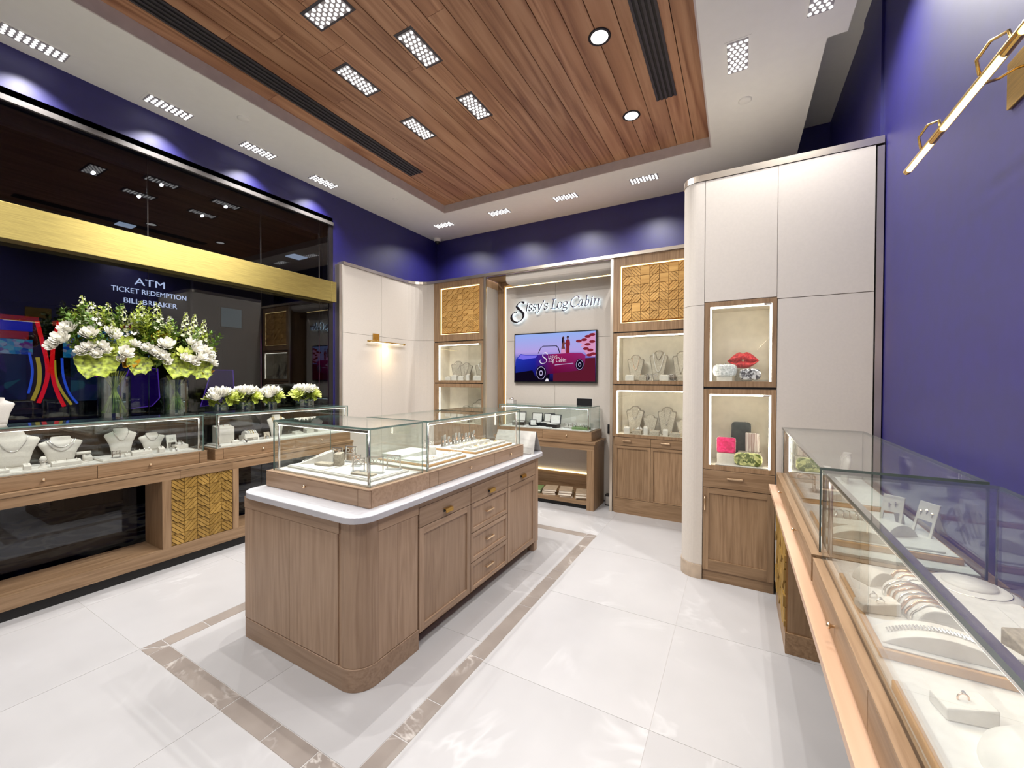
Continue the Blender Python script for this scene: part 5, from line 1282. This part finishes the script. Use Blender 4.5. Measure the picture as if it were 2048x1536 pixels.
def pillow_watch(label, x, y, z, w, rz=0, strap='silver', dial='leather_ivory'):
    t = thing('watch_pillow', label, 'watch', (x, y, z), rz)
    part(t, 'pillow', MB().grid(lambda u, v: (w * (u - .5), .06 * (v - .5), .022 * (1 - (2 * u - 1) ** 4) * (1 - (2 * v - 1) ** 4)), 8, 8).box(-w * .42, w * .42, -.025, .025, 0, .006), 'leather_ivory', world=False, smooth=False)
    pts = [(0, .032 * math.cos(math.radians(a)), .024 * math.sin(math.radians(a)) + .002) for a in range(0, 181, 20)]
    part(t, 'strap', MB().tube(pts, .006, 6), strap, world=False, smooth=True); part(t, 'watch_case', MB().cyl((0, 0, .026), .014, .007, 'z', 18), 'silver', world=False)
    return t

RZL, RZR = PI / 2, -PI / 2     # facing the room from the left / right counter
DL = LB + .008
# --- left near case
zt = tray('long cream pad under the busts, near left case', -4.505, -4.235, .42, 1.10, DL, .006, False)
b1 = bust('widest white bust at the left edge inside the left case', -4.42, .76, zt, .27, .255, RZL); necklace('fine silver necklace on the widest left case bust', b1, .27, .255, .5, .62)
b2 = bust('low white bust beside the widest one, left case', -4.42, .995, zt, .235, .195, RZL)
necklace('upper strand on the low white left case bust', b2, .235, .195, .36, .62, .0025); necklace('lower strand on the low white left case bust', b2, .235, .195, .5, .74, .0025)
ring_block('small white ring cube in front of the widest bust', -4.27, .80, zt, .035, .035, .045, RZL)
t = thing('ring_finger', 'white ring finger stand between the first two busts', 'ring stand', (-4.275, .875, zt))
part(t, 'finger', MB().lathe([(.024, 0), (.024, .008), (.012, .014), (.015, .045), (.019, .06), (.012, .078), (0, .082)], n=16), 'leatherette', world=False, smooth=True); part(t, 'ring', ring_tube(MB(), (0, 0, .045), .018, .003, 'z', 18, 6), 'silver', world=False, smooth=True)
ring_block('long white ring bar before the low bust', -4.262, .985, zt, .15, .034, .038, RZL, 3); ring_block('flat white ring slab near picture left edge', -4.262, .66, zt, .12, .034, .03, RZL, 2)
tbar('white bracelet T-bar right of the low bust', -4.30, 1.085, zt, .075, .07, RZL); ring_block('small ring cube behind the T-bar', -4.40, 1.13, zt - .01, .05, .04, .05, RZL)
zt = tray('long cream pad at the far end of near left case', -4.50, -4.235, 1.17, 1.77, DL, .012, False)
b3 = bust('tall white bust below the first tall vase', -4.43, 1.335, zt, .205, .215, RZL); necklace('looped silver chain on the tall left case bust', b3, .205, .215, .42, .52, .002)
b4 = bust('shorter white bust between the tall bust and the earring card', -4.44, 1.54, zt, .185, .155, RZL); necklace('fine chain on the shorter left case bust', b4, .185, .155, .4, .55, .0018)
easel('tall white earring card at right of the left case busts', -4.41, 1.675, zt, .075, .12, RZL, stones=2)
block('cream riser block at far end of near left case', -4.37, 1.715, zt, .10, .07, .035, RZL)
pillow_watch('silver watch pillow on the cream riser block', -4.38, 1.72, zt + .036, .06, RZL); pillow_watch('silver watch pillow in front of the cream riser', -4.275, 1.64, zt, .06, RZL)
acrylic_stand('clear earring frame before the tall white bust', -4.28, 1.26, zt, .05, .055, RZL)
ring_block('long clear-lit ring bar before the shorter bust', -4.285, 1.42, zt, .13, .03, .04, RZL, 4); ring_block('small tilted ring pad next to the ring bar', -4.275, 1.545, zt, .04, .035, .05, RZL, 1)
ring_block('small white ring cube near the tall bust foot', -4.27, 1.325, zt, .03, .03, .03, RZL)
bt = bust('white bust standing on the glass top at picture left', -4.42, .695, LT, .165, .19, RZL)
# --- left far case
zt = tray('cream pad filling the far left case', -4.50, -4.235, 1.98, 3.3, DL, .010, False)
ring_block('ribbed white ring pad tower left in the far left case', -4.42, 2.09, zt, .15, .10, .17, RZL, 3, 'rose_gold', .12)
cuff_roll('bracelet roll with bangles in the far left case', -4.44, 2.34, zt + .045, .04, .12, RZL + .3, 4, 'yellow_gold'); block('cream riser under the bangle roll', -4.44, 2.34, zt, .15, .10, .044, RZL)
easel('white pillow card in the middle of the far left case', -4.30, 2.30, zt, .13, .07, RZL, stones=0); easel('grey ring card right of the white pillow card', -4.30, 2.45, zt, .06, .07, RZL, 'linen_grey', 1)
b5 = bust('tall white bust with gold chains in far left case', -4.43, 2.62, zt, .20, .235, RZL)
for k, (d_, w_, lb) in enumerate(((.30, .42, 'shortest'), (.42, .5, 'second'), (.54, .58, 'third'), (.66, .62, 'longest'))): necklace(lb + ' gold chain on the tall far case bust', b5, .20, .235, d_, w_, .0016, 'yellow_gold')
ring_block('small silver ring pad left front of far left case', -4.29, 2.13, zt, .06, .035, .03, RZL, 2); pillow_watch('dark strap watch in the far left case', -4.27, 2.20, zt, .05, RZL + .4, 'black_plastic')
for k, (y, lb) in enumerate(((2.83, 'first'), (2.97, 'second'), (3.11, 'third'))): ring_block(lb + ' low ring pad right of the gold chain bust', -4.38, y, zt, .09, .07, .035 + .02 * (k == 1), RZL, 3)
b6 = bust('low white bust at the far end of the left counter', -4.44, 3.12, zt, .16, .15, RZL)
# --- island near case
DI = IB + .008
t1 = tray('left flat jewellery tray in the near island case', -2.585, -2.245, 1.60, 1.90, DI, .012, False); t2 = tray('right flat jewellery tray in the near island case', -2.235, -1.80, 1.60, 1.90, DI, .012, False)
def ramp_wedge(label, x, y, z, w, l, h, rz, n):
    t = thing('bracelet_wedge', label, 'bracelet stand', (x, y, z), rz)
    part(t, 'wedge', MB().prism([(-l / 2, 0), (l / 2, 0), (l / 2, h), (-l / 2, .004)], -w / 2, w / 2, 'x'), 'leatherette', world=False, bev=.003)
    for k in range(n): q = (k - (n - 1) / 2) * w * .25; part(t, 'bracelet', MB().tube([(q, -l * .42, .010), (q + .003, 0, h * .5 + .006), (q, l * .42, h * .93 + .004)], .0028, 6), 'silver', world=False, smooth=True)
    return t
ramp_wedge('beige bracelet wedge rising at left of near island case', -2.50, 1.76, t1, .10, .20, .075, -.75, 2)
block('low beige riser slab in front of the bracelet wedge', -2.36, 1.72, t1, .14, .06, .016, .1, 'linen_grey')
acrylic_stand('clear earring frame with large silver drops, near island case', -2.40, 1.84, t1, .085, .095, .2); acrylic_stand('second clear earring frame behind the first, island case', -2.30, 1.87, t1, .085, .11, .2)
ring_block('clear ring cube at the middle of the near island case', -2.28, 1.76, t1, .05, .05, .085, .3, 1, 'rose_gold', .1, 'linen_grey'); acrylic_stand('pink tinted earring frame near the island case centre', -2.16, 1.80, t2, .06, .075, .5, 'rose_gold')
acrylic_stand('clear earring frame nearest the island case corner', -1.90, 1.72, t2, .10, .10, .5); acrylic_stand('clear earring frame beside the corner frame', -2.02, 1.70, t2, .075, .085, .5); acrylic_stand('clear earring frame at rear right of near island case', -1.88, 1.85, t2, .09, .09, .4)
block('long beige slab under the corner earring frame', -1.93, 1.66, t2, .16, .05, .010, .1, 'linen_grey')
# --- island long case
t3 = tray('near wood edged tray in the long island case', -2.25, -1.77, 2.06, 2.48, DI, .014); t4 = tray('far wood edged tray in the long island case', -2.25, -1.77, 2.60, 3.18, DI, .014)
block('stacked white pad at rear of the long case near tray', -2.14, 2.24, t3, .20, .30, .03, 0, 'leather_ivory'); block('thin white pad lying before the stacked pad', -1.98, 2.13, t3, .22, .10, .012, 0, 'leather_ivory')
t = thing('ring_finger', 'cream ring drum standing on the near tray', 'ring stand', (-2.0, 2.36, t3)); part(t, 'drum', MB().lathe([(.03, 0), (.028, .05), (.022, .065), (0, .066)], n=18), 'leatherette', world=False, smooth=True); part(t, 'ring', ring_tube(MB(), (0, 0, .078), .013, .003, 'x', 16, 6), 'silver', world=False, smooth=True)
acrylic_stand('clear earring frame beside the cream ring drum', -2.10, 2.44, t3, .07, .09, .6)
for k in range(6):
    ring_block(['first', 'second', 'third', 'fourth', 'fifth', 'sixth'][k] + ' ring pad of near tray row, counted from divider', -1.86 - .0 * k, 2.13 + .066 * k, t3, .05, .09, .016, RZL + PI, 3, 'rose_gold' if k % 2 else 'silver', .3)
for k in range(7):
    ring_block(['first', 'second', 'third', 'fourth', 'fifth', 'sixth', 'seventh'][k] + ' ring pad of far tray front row, counted from near tray', -1.86, 2.66 + .075 * k, t4, .055, .10, .018, RZL + PI, 4, 'yellow_gold' if k % 2 else 'silver', .3)
rd = random.Random(12)
for k in range(11):
    y = 2.66 + .047 * k; tall = .075 + .03 * rd.random()
    t = thing('pendant_stand', ['nearest', 'second', 'third', 'fourth', 'fifth', 'sixth', 'seventh', 'eighth', 'ninth', 'tenth', 'farthest'][k] + ' upright pendant stand at the rear of the far tray', 'pendant stand', (-2.16 + .02 * rd.random(), y, t4), RZL, 'pendant stands in the island case')
    part(t, 'stem', B(-.012, .012, -.003, .003, .006, tall), 'linen_edge' if k % 3 == 0 else 'grey_metal', world=False); part(t, 'foot', B(-.018, .018, -.018, .018, 0, .006), 'grey_metal', world=False)
    part(t, 'pendant', MB().lathe([(0, 0), (.008, .012), (.005, .024), (0, .034)], (0, -.008, tall * .35), 8), 'silver' if k % 2 else 'rose_gold', world=False, smooth=True)
for k in range(5): ring_block(['first', 'second', 'third', 'fourth', 'fifth'][k] + ' ring pad of far tray middle row, counted from near tray', -2.01, 2.68 + .10 * k, t4, .07, .09, .022, RZL + PI, 3, 'yellow_gold', .3)
# grey tent sign at far end of island
t = thing('tablet_stand', 'grey sloped back of a tablet stand at island far end', 'tablet stand', (-1.86, 3.43, IZ), .08)
def slope_plate(y0, y1, w0, w1, th):
    return MB().add([(-w0, y0, .20), (w0, y0, .20), (w1, y1, 0), (-w1, y1, 0), (-w0, y0 + th, .196), (w0, y0 + th, .196), (w1, y1 + th, 0), (-w1, y1 + th, 0)], [(0, 1, 2, 3), (7, 6, 5, 4), (0, 4, 5, 1), (1, 5, 6, 2), (2, 6, 7, 3), (3, 7, 4, 0)])
part(t, 'front_plate', slope_plate(0, -.10, .20, .215, .006), 'grey_metal', world=False); part(t, 'back_plate', slope_plate(.006, .10, .20, .215, .006), 'grey_metal', world=False)
part(t, 'lip', B(-.19, .19, -.125, -.098, 0, .012), 'grey_metal', world=False)
# --- back display case
DB = .958 + .008
open_box('open dark ring box at left of the back case', -2.66, 4.98, DB, .17, .25); open_box('tall open dark box standing second in the back case', -2.44, 5.05, DB, .16, .1)
open_box('third open dark box behind the front one', -2.27, 5.06, DB, .16, 0); open_box('front open dark box with bright lining in the back case', -2.12, 4.92, DB, .16, -.05)
open_box('small closed-looking dark box between the open boxes', -2.38, 4.87, DB, .09, .6)
block('curved cream pad under the front dark box', -2.28, 4.86, DB, .36, .10, .010, .0, 'leather_ivory')
for k, x in enumerate((-1.96, -1.90, -1.84)): acrylic_stand(['left', 'middle', 'right'][k] + ' clear earring frame of three in the back case', x, 4.98, DB, .055, .065, .2)
t = thing('ring_tray', 'dark ring tray at the right end of the back case', 'tray', (-1.73, 4.93, DB), 0)
part(t, 'tray', B(-.11, .10, -.07, .07, 0, .028), 'book_green', world=False, bev=.003)
for k in range(8): part(t, 'ring', ring_tube(MB(), (-.085 + .052 * (k % 4), -.03 + .055 * (k // 4), .038), .016, .003, 'y', 14, 5), 'silver' if k % 3 else 'black_plastic', world=False, smooth=True)
t = thing('card_holder', 'small black card holder on top of back glass case', 'sign', (-1.72, 5.0, 1.262), -.1)
part(t, 'card', B(-.105, .105, -.004, .004, .004, .095), 'black_plastic', world=False); part(t, 'foot', B(-.04, .04, -.02, .02, 0, .006), 'acrylic', world=False); part(t, 'border', B(-.11, .11, .004, .007, 0, .10), 'leather_ivory', world=False)
t = thing('trinket_box', 'small white box with silver piece on the back case left end', 'box', (-2.80, 5.02, 1.262)); part(t, 'box', B(-.05, .05, -.05, .05, 0, .05), 'leather_ivory', world=False, bev=.003); part(t, 'silver_piece', MB().lathe([(.03, .05), (.035, .065), (.015, .08), (0, .085)], n=12), 'silver', world=False, smooth=True)
# --- catalogues on the table shelf
rd = random.Random(8)
def book(label, x, y, z, w, d, h, rz, mat):
    t = thing('catalogue', label, 'book', (x, y, z), rz, 'catalogues on the table shelf')
    part(t, 'cover', MB().box(-w / 2, w / 2, -d / 2, d / 2, 0, .003).box(-w / 2, w / 2, -d / 2, d / 2, h - .003, h).box(-w / 2, -w / 2 + .003, -d / 2, d / 2, .003, h - .003), mat, world=False); part(t, 'pages', B(-w / 2 + .003, w / 2 - .004, -d / 2 + .003, d / 2 - .003, .003, h - .003), 'paper', world=False)
zs = .10
for k, (x, n, m0) in enumerate(((-2.60, 2, 'book_cover'), (-2.37, 2, 'book_green'), (-2.15, 3, 'book_cover'), (-1.93, 3, 'book_cover'), (-1.72, 3, 'book_cover'))):
    z = zs
    for q in range(n):
        h = .022 + .008 * rd.random()
        book(['far left', 'second from left', 'middle', 'second from right', 'far right'][k] + ' shelf stack under the back table, ' + (['bottom', 'top'] if n == 2 else ['bottom', 'middle', 'top'])[q] + ' catalogue', x + .02 * rd.uniform(-1, 1), 4.93 + .02 * rd.uniform(-1, 1), z, .17, .24, h, .25 + .06 * rd.uniform(-1, 1), m0 if q < n - 1 else ('book_green' if k == 1 else 'book_cover')); z += h + .001
t = thing('wall_outlet', 'black plug on the wall right of the back case', 'outlet', (-1.44, 5.2, .95)); part(t, 'plate', B(-1.475, -1.405, 5.205, 5.218, .90, 1.02), 'black_plastic', bev=.003); part(t, 'socket', B(-1.46, -1.42, 5.199, 5.205, .93, .99), 'black_metal')
t = thing('floor_outlet', 'dark low outlet box by the right cabinet foot', 'outlet', (-1.41, 5.1, 0)); part(t, 'box', B(-1.46, -1.37, 5.06, 5.14, .0, .14), 'black_metal', bev=.004); part(t, 'plate', B(-1.45, -1.38, 5.054, 5.06, .02, .12), 'grey_metal')
# --- back right cabinet niches
NY = CY + .14
def nb(label, nl, x, y, z, w, h, drop, width, mat='silver', pend=0, rz=0, r=.0022):
    b = board_bust(label, x, y, z, w, h, rz)
    if nl: board_necklace(nl, b, w, h, drop, width, mat, r, pend=pend)
    return b
z1 = 1.592
nb('grey hand-hung necklace board, left in upper right niche', 'rose gold strand on the upper niche left board', -1.08, NY, z1, .20, .315, .5, .42, 'rose_gold', 0, .15)
b = nb('tall grey necklace board in the middle of upper right niche', 'short dark collar on the middle upper board', -.82, NY, z1, .21, .36, .22, .36, 'linen_edge', 0, 0, .004); board_necklace('long pearl strand on the middle upper board', b, .21, .36, .62, .62, 'leather_ivory', .004)
nb('grey necklace board by the tower edge, upper right niche', 'long V chain on the upper board by the tower', -.57, NY, z1, .21, .345, .62, .5, 'linen_edge', .02, -.1)
for k, (x, w, lb) in enumerate(((-1.13, .10, 'left'), (-.98, .08, 'second'), (-.74, .10, 'third'), (-.55, .09, 'right'))): ring_block(lb + ' small ring block at front of upper right niche', x, CY + .065, z1, w, .05, .07, .1, 2, 'rose_gold' if k % 2 else 'silver', .2, 'linen_grey' if k % 2 else 'leatherette')
for k, (x, lb) in enumerate(((-.90, 'left'), (-.83, 'middle'), (-.66, 'right'))): acrylic_stand(lb + ' clear frame before the tall niche board', x, CY + .055, z1, .05, .075, 0)
for k, (x, lb) in enumerate(((-.94, 'left'), (-.65, 'right'))):
    t = thing('ring_ball', 'dark round ring ball ' + lb + ' of the tall niche board', 'ring stand', (x, CY + .09, z1)); part(t, 'ball', MB().lathe([(.0, 0), (.03, .008), (.042, .04), (.03, .072), (0, .082)], n=16), 'linen_edge', world=False, smooth=True); part(t, 'band', ring_tube(MB(), (0, 0, .04), .043, .003, 'z', 18, 5), 'rose_gold', world=False, smooth=True)
z2 = .952
nb('tall grey necklace board at left of lower right niche', 'fine chain on the lower left board', -1.09, NY, z2, .215, .33, .4, .4); nb('small grey necklace board second in lower right niche', None, -.905, NY - .01, z2, .17, .235, 0, 0)
nb('tall grey necklace board right in lower right niche', 'fine pendant on the lower right board', -.72, NY, z2, .215, .33, .5, .34, 'silver', .018); nb('small grey necklace board beside the tower, lower niche', None, -.535, NY - .01, z2, .17, .20, 0, 0)
for k, (x, w, h_, lb) in enumerate(((-1.16, .07, .085, 'leftmost'), (-1.04, .11, .055, 'second'), (-.94, .05, .10, 'third'), (-.84, .11, .06, 'fourth'), (-.72, .055, .08, 'fifth'), (-.61, .12, .05, 'rightmost'))): ring_block(lb + ' ring block along lower right niche front', x, CY + .065, z2, w, .05, h_, .1 * (-1) ** k, 2, 'rose_gold' if k % 2 else 'silver', .2, 'linen_grey' if k % 2 else 'leatherette')
pillow_watch('watch pillow leaning on the lower left niche board', -1.02, CY + .10, z2 + .06, .07, .1)
block('grey riser under the leaning watch pillow', -1.02, CY + .10, z2, .09, .06, .058, 0, 'linen_grey')
# --- back left cabinet niches
nb('grey necklace board left in the upper left niche', 'fine chain on the upper left niche board', -3.76, NY, 1.582, .22, .30, .35, .4, 'silver', 0, .3); nb('grey necklace board overlapping to the right, upper left niche', 'long drop chain in the upper left niche', -3.58, NY - .03, 1.582, .20, .27, .6, .4, 'linen_edge', .0, .3)
nb('grey necklace board with white collar, right of upper left niche', 'white V collar on the right upper niche board', -3.33, NY, 1.582, .20, .27, .3, .5, 'leather_ivory', 0, .2, .006)
for k, (x, w, h_, lb) in enumerate(((-3.87, .09, .06, 'first'), (-3.75, .09, .085, 'second'), (-3.63, .09, .07, 'third'), (-3.50, .05, .10, 'fourth'), (-3.33, .12, .075, 'fifth'))): ring_block(lb + ' ring block from left in upper left niche', x, CY + .065, 1.582, w, .05, h_, .2, 2, 'rose_gold' if k % 2 else 'silver', .2, 'leatherette')
nb('large grey necklace board showing in the lower left niche', None, -3.36, NY, .94, .24, .36, 0, 0, 'silver', 0, .2); nb('broad grey board at left of lower left niche', None, -3.62, NY, .94, .22, .26, 0, 0)
# --- tower niches: evening bags
def sparkle(name, c1, c2, sc, rough=.25, metal=.5):
    m, nt, out = new_mat(name); b = pbsdf(nt, out, rough, metal); v = coords(nt, sc if isinstance(sc, tuple) else (sc, sc, sc), False)
    n = N(nt, 'ShaderNodeTexVoronoi'); n.inputs['Scale'].default_value = 1.0; L(nt, v, n.inputs['Vector']); sp = N(nt, 'ShaderNodeSeparateColor'); L(nt, n.outputs['Color'], sp.inputs[0])
    L(nt, ramp(nt, sp.outputs[0], [(.2, c1), (.8, c2)]), b.inputs['Base Color']); bump(nt, n.outputs['Distance'], b, .6, .004)
sparkle('bag_red', (190, 14, 40), (240, 70, 70), 130, .3, .3); sparkle('bag_white', (196, 200, 200), (250, 250, 250), 110, .25, .3); sparkle('bag_zebra', (80, 78, 84), (240, 240, 242), 70, .25, .4)
sparkle('bag_pink', (226, 0, 96), (252, 40, 130), 60, .45, .1); sparkle('bag_leaf', (96, 110, 44), (226, 226, 150), 60, .35, .2); plain('bag_black', (40, 46, 46), .4, 0, .5, .2, 30); sparkle('bag_stripe', (170, 140, 132), (244, 236, 228), (150, 150, 5), .35, .3)
def lips():
    t = thing('clutch_bag', 'red crystal clutch shaped like lips in upper tower niche', 'handbag', (.038, TY + .20, 1.592 + .166)); n = 28
    up, lo = [], []
    for i in range(n + 1):
        s = -1 + 2 * i / n; w = .112 * s
        zu = .078 * (1 - abs(s) ** 1.8) * (1 - .22 * math.exp(-(s / .16) ** 2)); zl = -.062 * (1 - abs(s) ** 2.2)
        zm = .008 * math.cos(2 * PI * s) - .004
        up.append((w, zm, zu)); lo.append((w, zl, zm))
    for nm, arr in (('upper_lip', up), ('lower_lip', lo)):
        mb = MB()
        for sgn in (-1, 1):
            def fn(u, v, arr=arr, sgn=sgn):
                k = u * n; i = min(int(k), n - 1); f = k - i; a = [arr[i][q] * (1 - f) + arr[i + 1][q] * f for q in range(3)]
                return (a[0], sgn * .03 * math.sin(PI * v) ** .7 * math.sqrt(max(0, 1 - (2 * u - 1) ** 4)), a[1] + (a[2] - a[1]) * v)
            mb.grid(fn, n, 8)
        part(t, nm, mb, 'bag_red', world=False, smooth=True)
    part(t, 'clasp', MB().cyl((0, -.026, .002), .009, -.008, 'y', 12), 'rose_gold', world=False)
    return t
lips()
def soft_bag(label, x, y, z, w, d, h, mat, rz=0, rc=.3, cl=True, name='clutch_bag'):
    t = thing(name, label, 'handbag', (x, y, z), rz); r = min(w, h) * rc
    pl = []
    for (cx, cz, a) in ((w / 2 - r, r, -90), (w / 2 - r, h - r, 0), (-w / 2 + r, h - r, 90), (-w / 2 + r, r, 180)): pl += arc(cx, cz, r, a, a + 90, 5)
    part(t, 'body', MB().prism(pl, -d / 2, d / 2, 'y'), mat, world=False, bev=min(d * .3, .012), seg=3)
    part(t, 'frame_seam', MB().tube([(a, 0, b_ ) for a, b_ in [(p[0] * 1.006, (p[1] - h / 2) * 1.006 + h / 2) for p in pl]], .0022, 6, closed=True), 'silver', world=False, smooth=True)
    if cl: part(t, 'clasp', MB().cyl((0, 0, h - .002), .007, .012, 'z', 10), 'silver', world=False)
    return t
block('cream riser block at left of upper tower niche', -.09, TY + .085, 1.592, .11, .07, .038, 0, 'leatherette'); block('grey riser block behind the silver bag', .04, TY + .20, 1.592, .12, .10, .103, 0, 'linen_grey'); block('clear looking slab right in upper tower niche', .16, TY + .12, 1.592, .09, .10, .012, 0, 'acrylic')
soft_bag('white crystal cat-shaped clutch on riser in upper tower niche', -.088, TY + .085, 1.631, .17, .06, .095, 'bag_white', -.1, .35); soft_bag('silver zebra crystal clutch in front of the red lips', .085, TY + .085, 1.604, .145, .06, .085, 'bag_zebra', .1, .42)
block('cream riser block at left of lower tower niche', -.075, TY + .14, .927, .13, .09, .085, 0, 'leatherette'); block('tall grey riser behind the green clutch', .09, TY + .20, .927, .16, .10, .10, 0, 'linen_grey')
soft_bag('hot pink raised-letter clutch on the cream riser, tower niche', -.075, TY + .14, 1.013, .135, .05, .125, 'bag_pink', 0, .14, False); soft_bag('tall black leather bag at back of lower tower niche', .03, TY + .255, .927, .14, .06, .33, 'bag_black', 0, .2, False)
soft_bag('pale striped crystal clutch beside the black bag', .11, TY + .19, 1.028, .095, .045, .15, 'bag_stripe', -.15, .06, False); soft_bag('green and gold leaf pattern clutch at front of lower niche', .078, TY + .075, .935, .19, .055, .10, 'bag_leaf', -.06, .4)
block('thin white pad on the floor of lower tower niche', .03, TY + .07, .927, .36, .10, .007, 0, 'leather_ivory')
# --- right near case
DR = LB + .008
tr = tray('wood edged white tray in the near right case', .296, .70, 1.24, 1.67, DR, .022); tr2 = tray('wood edged white tray at picture bottom right', .288, .70, .60, 1.125, DR, .022)
cuff_roll('white bracelet roll with gold bangles, near right case', .43, 1.47, tr, .045, .18, PI / 2 + .15, 7, 'rose_gold')
cuff_roll('white bracelet ramp behind the bangle roll', .455, 1.61, tr, .038, .10, PI / 2 + .1, 3, 'rose_gold'); arch_ramp('small white cuff ramp at the back of wood tray', .375, 1.635, tr, .09, .04, .06, .6, 'leatherette', False)
ring_block('white block holding two rings, left on the wood tray', .335, 1.43, tr, .045, .085, .035, RZR + .25, 2, 'silver', .4)
arch_ramp('white half-moon ramp with diamond bracelet on wood tray', .42, 1.30, tr, .23, .04, .075, 0)
block('flat white pad beside the bangle roll', .56, 1.45, tr, .12, .28, .012, 0, 'leather_ivory')
ring_block('white block with one ring on the bottom right tray', .372, 1.06, tr2, .05, .075, .035, RZR + .2, 1, 'rose_gold', .35)
t = thing('collar_form', 'white dome collar form with chain at picture bottom right', 'bust', (.47, .93, tr2), .3); part(t, 'dome', MB().lathe([(.12, 0), (.115, .02), (.09, .045), (.05, .058), (0, .062)], n=32), 'leather_ivory', world=False, smooth=True)
ch = MB()
for k in range(7): a = -1.2 + k * .3; ring_tube(ch, (.085 * math.sin(a), -.085 * math.cos(a) * .8 - .01, .052 - .004 * k), .012, .0022, 'z', 12, 5)
part(t, 'link_chain', ch, 'silver', world=False, smooth=True)
tbar('white bracelet T-bar behind the dome collar form', .52, 1.09, tr2, .13, .07, .3); tbar('white bracelet T-bar with silver cuff, near right case', .62, 1.33, tr, .11, .085, .5)
t = thing('collar_form', 'flat white collar form at the back of near right case', 'bust', (.615, 1.73, DR), 0); part(t, 'dome', MB().lathe([(.125, 0), (.12, .012), (.075, .035), (.0, .038)], n=32), 'leather_ivory', world=False, smooth=True); part(t, 'neck_disc', MB().lathe([(.06, .034), (.058, .042), (0, .043)], n=28), 'leather_ivory', world=False, smooth=True); part(t, 'thin_chain', ring_tube(MB(), (0, 0, .03), .085, .0012, 'z', 32, 5), 'silver', world=False, smooth=True)
ring_block('grey ring wedge right of the bangle roll', .585, 1.36, tr, .07, .06, .05, .4, 1, 'silver', .5, 'linen_grey')
# --- right far case
tr = tray('wood edged tray at near end of the far right case', .31, .70, 2.0, 2.40, DR, .022); tr3 = tray('wood edged tray at the tower end of the far right case', .31, .70, 2.62, 3.30, DR, .022)
arch_ramp('white half-moon ramp at near end of far right case', .43, 2.055, tr, .22, .04, .07, 0, 'leatherette', False); block('white riser slab behind the half-moon ramp', .40, 2.17, tr, .15, .09, .028, 0, 'leatherette')
cuff_roll('white bangle roll in the far right case', .41, 2.29, tr, .032, .14, .1, 5, 'silver'); arch_ramp('white hand-shaped ramp beside the bangle roll, far right case', .56, 2.20, tr, .12, .045, .09, .5, 'leatherette', False)
easel('white earring easel leaning in the far right case', .575, 2.30, tr, .075, .125, RZR + .9, stones=2); easel('second white earring easel, nearer the wall', .65, 2.22, tr, .08, .13, RZR + .5, stones=3)
block('white square pad lying flat in the far right case', .60, 2.05, tr, .12, .06, .008, 0, 'leather_ivory')
b7 = bust('low white bust at the tower end of right counter', .45, 2.95, tr3, .17, .12, RZR); b8 = bust('taller white bust in the corner by the tower', .58, 3.15, tr3, .18, .18, RZR); necklace('silver chain on the corner bust by the tower', b8, .18, .18, .45, .55)
acrylic_stand('clear earring frame at tower end of far right case', .38, 2.80, tr3, .07, .09, RZR); cuff_roll('crystal cuff roll at front of the far right case', .37, 3.08, tr3, .03, .12, PI / 2, 4, 'silver')
ring_block('white ring bar between the two right case trays', .45, 2.70, tr3, .12, .05, .04, RZR, 3)
